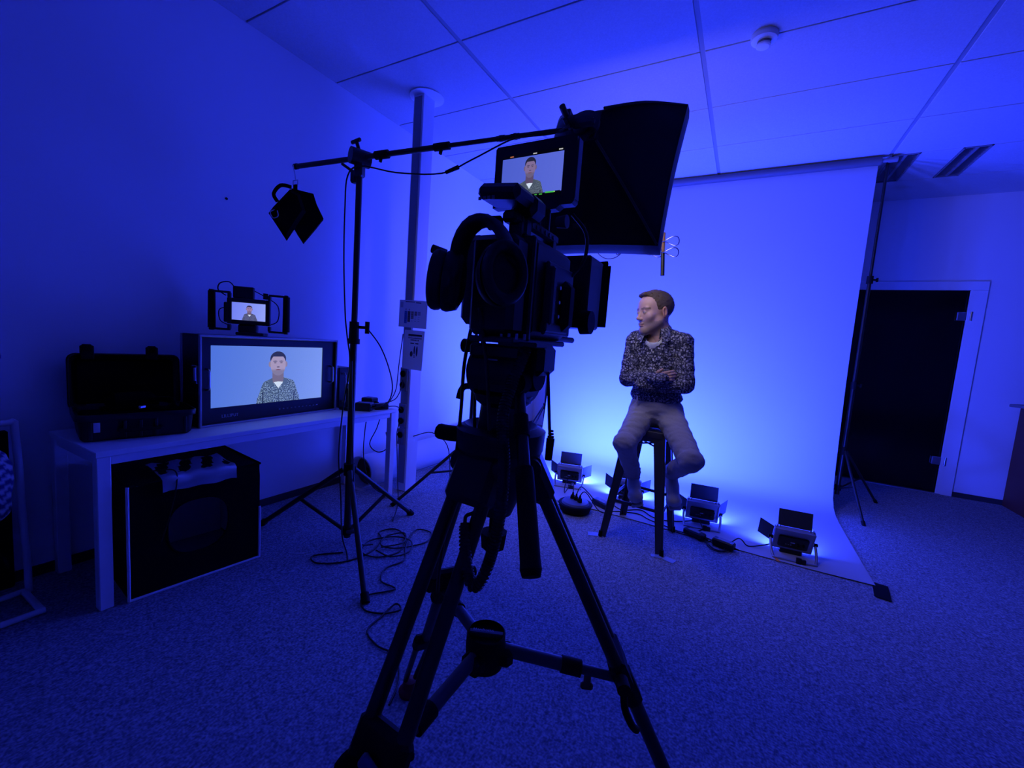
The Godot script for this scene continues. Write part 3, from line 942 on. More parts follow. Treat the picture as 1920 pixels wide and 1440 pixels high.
func build_big_monitor():
	var t := thing("broadcast_monitor", "large broadcast monitor in a flight case showing a seated man, on the white table", "monitor", V(-2.557, TY, -1.61), deg_to_rad(92.6))
	var W := 0.9
	var H := 0.506
	var D := 0.175
	var sh := MB.new()
	# case shell: four walls and a back
	sh.box(V(0, 0.008, -D / 2), V(W, 0.016, D), Basis.IDENTITY, 0.003)
	sh.box(V(0, H - 0.008, -D / 2), V(W, 0.016, D), Basis.IDENTITY, 0.003)
	for s in [-1, 1]:
		sh.box(V(s * (W / 2 - 0.008), H / 2, -D / 2), V(0.016, H, D), Basis.IDENTITY, 0.003)
	sh.box(V(0, H / 2, -D + 0.006), V(W, H, 0.012))
	obj("case_shell", sh, M.black, t)
	var tr := MB.new()
	for s in [-1, 1]:
		tr.box(V(s * (W / 2 - 0.004), H / 2, 0.003), V(0.014, H + 0.004, 0.016), Basis.IDENTITY, 0.004)
	tr.box(V(0, 0.004, 0.003), V(W, 0.014, 0.016), Basis.IDENTITY, 0.004)
	tr.box(V(0, H - 0.004, 0.003), V(W, 0.014, 0.016), Basis.IDENTITY, 0.004)
	obj("metal_edge", tr, M.alu, t)
	for s in [-1, 1]:
		obj("corner_profile", bx(V(s * (W / 2 - 0.002), H / 2, -D + 0.01), V(0.012, H, 0.02), 0.003), M.alu, t)
	var fp := MB.new()
	var sx0 := -0.386
	var sx1 := 0.34
	var sy0 := 0.1
	var sy1 := 0.45
	fp.box(V((-0.434 + sx0) / 2, H / 2, -0.02), V(sx0 + 0.434, H - 0.03, 0.02))
	fp.box(V((0.434 + sx1) / 2, H / 2, -0.02), V(0.434 - sx1, H - 0.03, 0.02))
	fp.box(V((sx0 + sx1) / 2, (0.016 + sy0) / 2, -0.02), V(sx1 - sx0, sy0 - 0.016, 0.02))
	fp.box(V((sx0 + sx1) / 2, (H - 0.016 + sy1) / 2, -0.02), V(sx1 - sx0, H - 0.016 - sy1, 0.02))
	obj("front_bezel", fp, M.bezel, t)
	obj("screen", panel(sx0, sx1, sy0, sy1, -0.016), screen_mat(portrait(640, 308, Vector2(1.14, 0.3), 0.42, Color(0.31, 0.46, 0.88), Color(0.52, 0.63, 0.89), Color(0.66, 0.6, 0.72), Color(0.2, 0.27, 0.38), Color(0.5, 0.6, 0.74), Color(0.17, 0.19, 0.29)), 0.95), t)
	var L := AreaLight3D.new()
	L.name = "screen_light"
	L.area_size = Vector2(sx1 - sx0, sy1 - sy0)
	L.light_color = Color(0.62, 0.72, 0.98)
	L.light_energy = 0.006
	L.area_range = 12.0
	L.shadow_enabled = true
	L.transform = Transform3D(Basis(Vector3.UP, PI), V((sx0 + sx1) / 2, (sy0 + sy1) / 2, -0.009))
	t.add_child(L)
	for hx in [-0.408, 0.408]:
		obj("pull_handle", cord([V(hx, 0.205, -0.01), V(hx, 0.21, 0.012), V(hx, 0.225, 0.018), V(hx, 0.3, 0.018), V(hx, 0.315, 0.012), V(hx, 0.32, -0.01)], 0.0055, Vector3.ZERO, 8, 3), M.steel, t)
	lettering("brand_lettering", "LILLIPUT", 0.024, M.ink, t, Transform3D(Basis.IDENTITY, V(-0.283, 0.049, -0.0095)))
	for k in 11:
		obj("button", bx(V(0.02 + 0.028 * k, 0.052, -0.009), V(0.012, 0.006, 0.004), 0.001), M.grey if k != 10 else M.steel, t)
	# butterfly latch on the left side of the case, handle on top
	var la := MB.new()
	la.box(V(-W / 2 - 0.004, 0.29, -0.03), V(0.012, 0.1, 0.05), Basis.IDENTITY, 0.003)
	la.cyl(V(-W / 2 - 0.016, 0.26, -0.006), V(-W / 2 - 0.016, 0.33, -0.006), 0.007)
	obj("case_latch", la, M.steel, t)
	obj("case_latch", bx(V(W / 2 + 0.004, 0.29, -0.03), V(0.012, 0.1, 0.05), 0.003), M.steel, t)

func build_small_monitor():
	# director's monitor in a cage with two side grips, standing on the big one
	var top := TY + 0.51
	var at := V(-2.628, top, -1.467)
	var t := thing("handheld_monitor", "small caged monitor with two side grips on top of the large monitor", "monitor", at, deg_to_rad(44.0))
	var cy := 0.142
	var w := 0.18
	var h := 0.104
	var body := MB.new()
	for s in [-1, 1]:
		body.box(V(s * (w / 2 + 0.012), cy, -0.012), V(0.024, h + 0.05, 0.034), Basis.IDENTITY, 0.004)
		body.box(V(0, cy + s * (h / 2 + 0.0125), -0.012), V(w, 0.025, 0.034), Basis.IDENTITY, 0.004)
	body.box(V(0, cy, -0.03), V(w + 0.03, h + 0.04, 0.02), Basis.IDENTITY, 0.004)
	obj("housing", body, M.black, t)
	obj("screen", panel(-w / 2, w / 2, cy - h / 2, cy + h / 2, -0.004), screen_mat(portrait(320, 184, Vector2(0.89, 0.34), 0.4, Color(0.44, 0.5, 0.95), Color(0.6, 0.66, 0.98), Color(0.6, 0.5, 0.66), Color(0.25, 0.26, 0.4), Color(0.42, 0.44, 0.62), Color(0.2, 0.17, 0.26)), 1.0), t)
	for s in [-1, 1]:
		obj("grip", rod(V(s * 0.2, 0.035, -0.02), V(s * 0.2, 0.25, -0.02), 0.02, 0.019), M.rubber, t)
		for y in [0.03, 0.25]:
			var b := MB.new()
			b.box(V(s * 0.155, y, -0.012), V(0.1, 0.012, 0.008), Basis.IDENTITY, 0.002)
			b.box(V(s * 0.155, y, -0.03), V(0.1, 0.012, 0.008), Basis.IDENTITY, 0.002)
			b.box(V(s * 0.2, y, -0.02), V(0.022, 0.018, 0.03), Basis.IDENTITY, 0.003)
			b.box(V(s * 0.108, lerpf(y, cy, 0.15), -0.02), V(0.014, 0.03, 0.03), Basis.IDENTITY, 0.003)
			obj("cage_bar", b, M.black, t)
	var rx := bx(V(-0.035, 0.255, -0.03), V(0.11, 0.07, 0.03), 0.004)
	obj("wireless_receiver", rx, M.black, t)
	obj("battery", bx(V(-0.12, cy - 0.01, -0.055), V(0.05, 0.12, 0.04), 0.005), M.black, t)
	var ft := MB.new()
	ft.box(V(0.01, 0.009, -0.03), V(0.15, 0.018, 0.09), Basis.IDENTITY, 0.003)
	ft.box(V(-0.01, 0.04, -0.03), V(0.1, 0.05, 0.05), Basis.IDENTITY, 0.008)
	obj("mount_foot", ft, M.black, t)
	obj("shoe_knob", rod(V(0.085, 0.225, -0.02), V(0.085, 0.26, -0.02), 0.014), M.black, t)
	obj("cable", cord([V(-0.08, 0.27, -0.035), V(-0.11, 0.31, -0.03), V(-0.16, 0.3, -0.03), V(-0.17, 0.26, -0.03), V(-0.13, 0.23, -0.03)], 0.0035), M.cable, t)
	obj("cable", cord([V(-0.13, cy + 0.02, -0.04), V(-0.165, cy, -0.03), V(-0.16, cy - 0.06, -0.03), V(-0.12, cy - 0.085, -0.03)], 0.003), M.cable, t)
	obj("cable", cord([V(0.02, 0.27, -0.04), V(0.08, 0.24, -0.035), V(0.15, 0.19, -0.03), V(0.15, 0.1, -0.03), V(0.1, 0.07, -0.03)], 0.003), M.cable, t)

func build_hard_case():
	var t := thing("hard_case", "open black hard-shell equipment case on the left end of the white table", "equipment case", V(-2.483, TY, -0.89), deg_to_rad(78))
	var W := 0.425
	var D := 0.28
	var H := 0.125
	# tray: outer walls with a rounded plan, hollow inside
	var plan := func(w: float, d: float, r: float) -> Array:
		var out := []
		for k in 4:
			var c := V((w / 2 - r) * (1 if k in [0, 3] else -1), 0, (d / 2 - r) * (1 if k < 2 else -1))
			for j in 6:
				var a := PI / 2 * k + PI / 2 * j / 5.0
				out.push_back(c + V(cos(a), 0, sin(a)) * r)
		return out
	var ring := func(w: float, d: float, r: float, y: float) -> Array:
		var o := []
		for p in plan.call(w, d, r): o.push_back(p + V(0, y, -D / 2))
		return o
	var m := MB.new()
	m.grid([ring.call(0.01, 0.01, 0.004, 0.0), ring.call(W - 0.04, D - 0.04, 0.02, 0.0), ring.call(W - 0.02, D - 0.02, 0.025, 0.012), ring.call(W - 0.004, D - 0.004, 0.03, H - 0.03), ring.call(W + 0.016, D + 0.016, 0.034, H - 0.026), ring.call(W + 0.018, D + 0.018, 0.034, H), ring.call(W - 0.012, D - 0.012, 0.026, H), ring.call(W - 0.02, D - 0.02, 0.025, 0.02), ring.call(0.01, 0.01, 0.004, 0.018)], true)
	obj("tray", m, M.black, t)
	for k in 7:
		if k in [1, 5]: continue
		obj("front_rib", bx(V(-0.17 + 0.057 * k, 0.05, 0.001), V(0.012, 0.085, 0.008), 0.002), M.black, t)
	obj("foam_insert", bx(V(0, 0.085, -D / 2), V(W - 0.04, 0.05, D - 0.04), 0.01), M.cloth_black, t)
	obj("name_tag", bx(V(-0.15, 0.068, 0.004), V(0.022, 0.045, 0.002), 0.0006), M.sheet, t)
	var fh := cord([V(-0.07, 0.05, 0.002), V(-0.066, 0.048, 0.02), V(0.066, 0.048, 0.02), V(0.07, 0.05, 0.002)], 0.008, Vector3.ZERO, 8, 3)
	obj("carry_handle", fh, M.rubber, t)
	# lid: hinged at the back, leaning back a little
	var lid := Node3D.new()
	lid.name = "lid"
	t.add_child(lid)
	lid.position = V(-0.008, H + 0.006, -D - 0.006)
	lid.rotation.x = -0.1
	var lm := MB.new()
	var LH := 0.265
	var lring := func(w: float, h: float, r: float, z: float) -> Array:
		var o := []
		for k in 4:
			var c := Vector2((w / 2 - r) * (1 if k in [0, 3] else -1), LH / 2 - 0.02 + (h / 2 - r) * (1 if k < 2 else -1))
			for j in 6:
				var a := PI / 2 * k + PI / 2 * j / 5.0
				o.push_back(V(c.x + cos(a) * r, c.y + sin(a) * r, z))
		return o
	lm.grid([lring.call(0.01, 0.01, 0.004, -0.05), lring.call(W - 0.05, LH - 0.03, 0.02, -0.05), lring.call(W - 0.01, LH, 0.028, -0.035), lring.call(W + 0.01, LH + 0.015, 0.034, 0.0), lring.call(W - 0.012, LH - 0.008, 0.026, 0.0), lring.call(W - 0.03, LH - 0.03, 0.024, -0.036), lring.call(0.01, 0.01, 0.004, -0.037)], true)
	obj("lid_shell", lm, M.black, lid)
	obj("lid_foam", bx(V(0, LH / 2 - 0.02, -0.02), V(W - 0.045, LH - 0.045, 0.026), 0.01), M.cloth_black, lid)
	for xx in [-0.145, 0.1]:
		var la := MB.new()
		la.box(V(xx, LH - 0.01, 0.004), V(0.05, 0.07, 0.016), Basis.IDENTITY, 0.004)
		la.box(V(xx, LH + 0.012, 0.006), V(0.036, 0.036, 0.022), Basis(Vector3.RIGHT, 0.3), 0.004)
		obj("latch", la, M.rubber, lid)
	for xx in [-0.13, 0.13]:
		obj("hinge", rod(V(xx - 0.03, H, -D - 0.012), V(xx + 0.03, H, -D - 0.012), 0.008), M.black, t)
	# gear lying in the case
	var g := thing("camera_bag_strap", "tangle of dark straps and cable with a shiny buckle lying in the open case", "strap", V(-2.5, TY + 0.112, -0.93))
	var go := g.position
	obj("strap", cord([V(-2.6, TY + 0.125, -0.82), V(-2.56, TY + 0.15, -0.9), V(-2.5, TY + 0.135, -0.99), V(-2.54, TY + 0.15, -1.06), V(-2.66, TY + 0.16, -1.0), V(-2.7, TY + 0.15, -0.86)], 0.012, go), M.cloth_black, g)
	obj("strap", cord([V(-2.66, TY + 0.125, -0.8), V(-2.62, TY + 0.16, -0.95), V(-2.56, TY + 0.17, -1.04), V(-2.48, TY + 0.14, -1.03)], 0.011, go), M.cloth_black, g)
	obj("buckle", bx(V(-2.505, TY + 0.148, -0.905), V(0.012, 0.014, 0.032), 0.003, Basis(Vector3.UP, 0.5), go), M.steel, g)
	obj("pouch", bx(V(-2.68, TY + 0.15, -0.93), V(0.12, 0.09, 0.2), 0.03, Basis(Vector3.UP, -0.2), go), M.cloth_black, g)

func build_light_tent():
	var t := thing("light_tent", "black cube light tent with a round opening under the white table", "light tent", V(-2.28, 0, -1.05), deg_to_rad(83.4))
	var W := 0.55
	var H := 0.54
	var D := 0.5
	for s in [-1, 1]:
		obj("side_wall", bx(V(s * (W / 2 - 0.003), H / 2, -D / 2), V(0.006, H - 0.013, D - 0.013)), M.tentcloth, t)
	obj("top_wall", bx(V(0, H - 0.003, -D / 2), V(W, 0.006, D)), M.tentcloth, t)
	obj("back_wall", bx(V(0, H / 2, -D + 0.003), V(W, H, 0.006)), M.tentcloth, t)
	obj("bottom_wall", bx(V(0, 0.003, -D / 2), V(W, 0.006, D)), M.silver_cloth, t)
	obj("lining", bx(V(0, H / 2, -D + 0.01), V(W - 0.02, H - 0.02, 0.004)), M.white, t)
	for s in [-1, 1]:
		obj("lining", bx(V(s * (W / 2 - 0.011), H / 2, -D / 2), V(0.004, H - 0.05, D - 0.05)), M.white, t)
	obj("lining", bx(V(0, H - 0.013, -D / 2), V(W - 0.05, 0.004, D - 0.05)), M.white, t)
	# front panel with a rounded opening
	var f := MB.new()
	var n := 40
	var inn := []
	var out := []
	for k in n + 1:
		var a := TAU * k / n
		var c := cos(a)
		var s := sin(a)
		var q := pow(pow(absf(c), 2.6) + pow(absf(s), 2.6), -1.0 / 2.6)
		inn.push_back(V(-0.005 + c * q * 0.128, 0.285 + s * q * 0.135, 0.0))
		var r := minf((W / 2) / maxf(absf(c), 1e-4), (H / 2) / maxf(absf(s), 1e-4))
		out.push_back(V(clampf(c * r, -W / 2, W / 2), H / 2 + clampf(s * r, -H / 2, H / 2), 0.0))
	var inb := []
	for p in inn: inb.push_back(p + V(0, 0, -0.004))
	f.grid([out, inn, inb])
	obj("front_panel", f, M.tentcloth, t)
	obj("opening_hem", cord(inn, 0.004, Vector3.ZERO, 5, 1), M.cloth_black, t)
	# pale piping along the edges
	for e in [[V(-W / 2, 0.006, 0.002), V(W / 2, 0.006, 0.002)], [V(-W / 2, 0.004, 0.002), V(-W / 2, H, 0.002)], [V(W / 2, 0.004, 0.002), V(W / 2, H * 0.55, 0.002)]]:
		obj("piping", rod(e[0], e[1], 0.0065, -1.0, Vector3.ZERO, 8), M.white_metal, t)
	for e in [[V(-W / 2, H, 0.0), V(W / 2, H, 0.0)], [V(W / 2, H, 0.0), V(W / 2, H, -D)], [V(-W / 2, H, 0.0), V(-W / 2, H, -D)]]:
		obj("edge_binding", rod(e[0], e[1], 0.006, -1.0, Vector3.ZERO, 8), M.cloth_black, t)
	# silver flap rolled over the top front edge
	var rows := []
	for i in 9:
		var row := []
		var tt := i / 8.0
		for j in 13:
			var x := lerpf(-0.155, 0.155, j / 12.0)
			var p := V(x, H + 0.022 + 0.006 * sin(j * 1.7 + i), lerpf(-0.24, 0.02, minf(tt * 1.4, 1.0)))
			if tt > 0.7: p.y = lerpf(H + 0.02, H - 0.05, (tt - 0.7) / 0.3) + 0.004 * sin(j * 1.3); p.z = 0.018 + 0.006 * sin(j * 0.9 + i)
			row.push_back(p)
		rows.push_back(row)
	var fl := MB.new()
	fl.grid(rows)
	obj("silver_flap", fl, M.silver_cloth, t)
	var rb := MB.new()
	rb.box(V(0, H + 0.012, -0.13), V(0.3, 0.02, 0.2), Basis.IDENTITY, 0.006)
	obj("rolled_cloth", rb, M.tentcloth, t)
	obj("lamp_cord", cord([V(-0.17, H + 0.02, -0.12), V(-0.1, H + 0.035, -0.03), V(-0.105, H - 0.02, 0.03), V(-0.13, 0.36, 0.012), V(-0.16, 0.25, 0.008)], 0.003), M.cable, t)

func build_table_gear():
	# rack unit with two ringed knobs and what lies around it at the right end of the table
	var t := thing("audio_amplifier", "audio unit with two ringed knobs at the table's right end", "amplifier", V(-2.62, TY, -2.2), deg_to_rad(90))
	obj("chassis", bx(V(0.0, 0.15, -0.11), V(0.14, 0.3, 0.19), 0.004), M.grey, t)
	obj("front_plate", bx(V(0.0, 0.15, -0.008), V(0.15, 0.31, 0.014), 0.003), M.black, t)
	for y in [0.2, 0.105]:
		var k := MB.new()
		k.lathe([Vector2(0.024, 0.0), Vector2(0.034, 0.0), Vector2(0.034, 0.006), Vector2(0.024, 0.006), Vector2(0.024, 0.0)], V(0.03, y, 0.0), Vector3.BACK, 20)
		var o := obj("knob_ring", k, M.steel, t)
		obj("knob", rod(V(0.03, y, 0.0), V(0.03, y, 0.025), 0.019, 0.017), M.black, o)
	obj("rack_handle", cord([V(-0.05, 0.05, 0.0), V(-0.05, 0.055, 0.035), V(-0.05, 0.25, 0.035), V(-0.05, 0.255, 0.0)], 0.006, Vector3.ZERO, 8, 3), M.alu, t)
	var list := [
		[V(-2.43, TY, -2.2), V(0.12, 0.06, 0.09), 0.5, "black mains adapter lying in front of the audio unit", "power_adapter"],
		[V(-2.4, TY, -2.33), V(0.07, 0.045, 0.11), -0.4, "black power adapter at the table's right front corner", "power_adapter"],
		[V(-2.55, TY, -2.36), V(0.1, 0.07, 0.09), 0.2, "black box with cables behind the adapters near the column", "junction_box"]]
	for a in list:
		var g := thing(a[4], a[3], "adapter", a[0], a[2])
		var s: Vector3 = a[1]
		obj("body", bx(V(0, s.y / 2, 0), s, 0.008), M.black, g)
		obj("label_plate", bx(V(0, s.y + 0.0005, 0), V(s.x * 0.6, 0.001, s.z * 0.5)), M.grey, g)
		obj("plug", rod(V(s.x / 2, s.y / 2, 0), V(s.x / 2 + 0.03, s.y / 2, 0), 0.012, 0.008), M.rubber, g)
	var b := thing("mini_tripod_clamp", "small black clamp standing between the monitor and the audio unit", "clamp", V(-2.52, TY, -2.12))
	obj("base", bx(V(0, 0.012, 0), V(0.1, 0.024, 0.07), 0.004), M.black, b)
	obj("post", rod(V(0, 0.02, 0), V(0, 0.14, 0), 0.012), M.black, b)
	obj("jaw", bx(V(0.015, 0.145, 0), V(0.06, 0.03, 0.03), 0.006), M.black, b)

func paper_print(w: int, h: int, kind: int) -> StandardMaterial3D:
	# the print on the two sheets taped to the column
	var im := Image.create(w, h, true, Image.FORMAT_RGB8)
	im.fill(Color(0.93, 0.93, 0.93))
	var dark := Color(0.2, 0.2, 0.24)
	if kind == 0:
		im.fill_rect(Rect2i(w * 22 / 100, h * 5 / 100, w * 34 / 100, h * 3 / 100), dark)
		im.fill_rect(Rect2i(w * 60 / 100, h * 7 / 100, w * 18 / 100, h * 3 / 100), dark)
		im.fill_rect(Rect2i(w * 4 / 100, h * 8 / 100, w * 10 / 100, h * 20 / 100), Color(0.72, 0.72, 0.74))
		var cols := [Color(0.25, 0.45, 0.75), Color(0.45, 0.42, 0.42), Color(0.62, 0.58, 0.5), Color(0.6, 0.55, 0.52), Color(0.7, 0.7, 0.72)]
		var hs := [46, 40, 28, 16, 14]
		for k in 5:
			var x := w * (20 + 12 * k) / 100
			im.fill_rect(Rect2i(x, h * 40 / 100, w * 10 / 100, h * hs[k] / 100), cols[k])
			for j in 5:
				im.fill_rect(Rect2i(x + w / 100, h * (43 + 8 * j) / 100, w * 6 / 100, h / 100 + 1), cols[k].darkened(0.4))
			if k < 2: im.fill_rect(Rect2i(x + w * 4 / 100, h * 32 / 100, w * 2 / 100, h * 7 / 100), dark)
	else:
		im.fill_rect(Rect2i(w * 20 / 100, h * 10 / 100, w * 68 / 100, h * 5 / 100), dark)
		for k in 12:
			im.fill_rect(Rect2i(w * (20 + k * 6) / 100, h * 16 / 100, w * 3 / 100, h * 2 / 100), Color(0.55, 0.55, 0.6))
		im.fill_rect(Rect2i(w * 20 / 100, h * 19 / 100, w * 68 / 100, h * 2 / 100), dark)
		for k in 7:
			im.fill_rect(Rect2i(w * (34 + k * 6) / 100, h * 23 / 100, w * 4 / 100, h * 4 / 100), dark)
		im.fill_rect(Rect2i(w * 34 / 100, h * 32 / 100, w * 18 / 100, h * 3 / 100), dark)
		im.fill_rect(Rect2i(w * 58 / 100, h * 32 / 100, w * 16 / 100, h * 3 / 100), dark)
		for y in h:
			for x in w:
				var p := Vector2(float(x) / w, float(y) / h)
				if ellipse(p, Vector2(0.56, 0.5), Vector2(0.04, 0.11)) > 0.0 or ellipse(p, Vector2(0.68, 0.52), Vector2(0.045, 0.13)) > 0.0 or ellipse(p, Vector2(0.42, 0.6), Vector2(0.07, 0.07)) > 0.0:
					im.set_pixel(x, y, Color(0.3, 0.3, 0.36))
				if ellipse(p, Vector2(0.57, 0.66), Vector2(0.05, 0.03)) > 0.0 and ellipse(p, Vector2(0.57, 0.66), Vector2(0.03, 0.018)) < 0.0:
					im.set_pixel(x, y, Color(0.3, 0.3, 0.36))
	im.generate_mipmaps()
	var m := mat(Color(1, 1, 1), 0.8)
	m.backlight_enabled = true
	m.backlight = Color(0.7, 0.7, 0.7)
	m.albedo_texture = ImageTexture.create_from_image(im)
	return m

func build_column():
	# slim power pole between floor and ceiling
	var c := thing("power_column", "slim white power column from floor to ceiling with sockets, right of the table", "column", V(-2.38, 0, -2.635))
	var og := c.position
	obj("shaft", bx(V(-2.38, CEIL / 2, -2.635), V(0.1, CEIL - 0.002, 0.13), 0.004, Basis.IDENTITY, og), M.wall, c)
	obj("cover_strip", bx(V(-2.38, CEIL / 2 + 0.02, -2.567), V(0.07, CEIL - 0.1, 0.006), 0.0015, Basis.IDENTITY, og), M.colstrip, c)
	var cap := MB.new(og)
	cap.lathe([Vector2(0.0, 0), Vector2(0.13, 0), Vector2(0.13, -0.01), Vector2(0.0, -0.012)], V(-2.36, CEIL, -2.64), Vector3.UP, 30)
	obj("ceiling_rosette", cap, M.wall, c)
	for y in [0.935, 0.64, 0.46]:
		var s := obj("socket_box", bx(V(-2.385, y, -2.558), V(0.075, 0.19 if y > 0.5 else 0.13, 0.016), 0.003, Basis.IDENTITY, og), M.grey, c)
		for k in (2 if y > 0.5 else 1):
			var yy: float = y + (0.045 if k == 0 else -0.045) * (1.0 if y > 0.5 else 0.4)
			var r := MB.new(og)
			r.lathe([Vector2(0.0, 0.002), Vector2(0.019, 0.002), Vector2(0.022, 0.012), Vector2(0.026, 0.012), Vector2(0.027, 0.006)], V(-2.388, yy, -2.551), Vector3.BACK, 18)
			obj("socket", r, M.rubber, s)
	var lk := rod(V(-2.382, 1.155, -2.562), V(-2.382, 1.155, -2.555), 0.014, 0.013, og)
	obj("lock", lk, M.brown, c)
	# two printed sheets
	var a := thing("notice_sheet", "landscape sheet with a coloured table taped to the column, upper of two", "paper sheet", V(-2.32, 1.46, -2.552))
	a.rotation = V(0.02, 0.0, -0.03)
	obj("sheet", bx(V(0, 0, -0.0006), V(0.289, 0.214, 0.0008)), M.sheet, a)
	obj("print", panel(-0.1445, 0.1445, -0.107, 0.107, 0.0004), paper_print(256, 190, 0), a)
	var b := thing("notice_sheet", "portrait sheet with pictured tools taped to the column, lower of two", "paper sheet", V(-2.297, 1.178, -2.55))
	b.rotation = V(-0.03, 0.04, -0.02)
	obj("sheet", bx(V(0, 0, -0.0006), V(0.2, 0.31, 0.0008)), M.sheet, b)
	obj("print", panel(-0.1, 0.1, -0.155, 0.155, 0.0004), paper_print(190, 290, 1), b)
	# spare paper roll on the floor along the wall
	var r := thing("spare_paper_roll", "loosely wound white paper roll with a brown core lying by the left wall", "paper roll", V(-2.67, 0, -3.3))
	var ro := r.position
	var R := 0.135
	var m := MB.new(ro)
	m.lathe([Vector2(R - 0.012, 0), Vector2(R, 0), Vector2(R, 1.9), Vector2(R - 0.012, 1.9), Vector2(R - 0.012, 0)], V(-2.67, R, -4.3), Vector3.BACK, 32)
	obj("paper_winding", m, M.sheet, r)
	var m2 := MB.new(ro)
	m2.lathe([Vector2(0.03, 0.0), Vector2(0.118, 0.0), Vector2(0.118, 1.82), Vector2(0.03, 1.82), Vector2(0.03, 0.0)], V(-2.67, R, -4.29), Vector3.BACK, 32)
	obj("core", m2, M.brown, r)
	# the loose end of the paper lies on the carpet
	var rows := []
	for i in 12:
		var a2 := lerpf(-2.2, -1.2, i / 11.0)
		var rr := R + 0.002 + 0.045 * pow(i / 11.0, 2)
		rows.push_back([V(-2.67 + cos(a2) * rr, maxf(R + sin(a2) * rr, 0.0015), -4.2), V(-2.67 + cos(a2) * rr, maxf(R + sin(a2) * rr, 0.0015), -2.36)])
	var m3 := MB.new(ro)
	m3.grid(rows)
	obj("loose_end", m3, M.sheet, r)

func stand_legs(t: Node3D, og: Vector3, c: Vector3, feet: Array, top: float, low: float, r: float):
	obj("leg_collar", rod(c + V(0, top - 0.03, 0), c + V(0, top + 0.04, 0), 0.032, -1.0, og), M.rubber, t)
	obj("brace_collar", rod(c + V(0, low - 0.025, 0), c + V(0, low + 0.02, 0), 0.03, -1.0, og), M.rubber, t)
	for f in feet:
		var d: Vector3 = (f - c)
		d.y = 0
		var u := d.normalized()
		var a := c + u * 0.035 + V(0, top, 0)
		var b: Vector3 = f + V(0, 0.012, 0)
		obj("leg", rod(a, b, r, -1.0, og), M.black, t)
		obj("brace", rod(c + u * 0.03 + V(0, low, 0), a.lerp(b, 0.52), r * 0.75, -1.0, og), M.black, t)
		obj("foot", rod(a.lerp(b, 0.955), b + (b - a).normalized() * 0.012 + V(0, -0.002, 0), r * 1.35, -1.0, og), M.rubber, t)

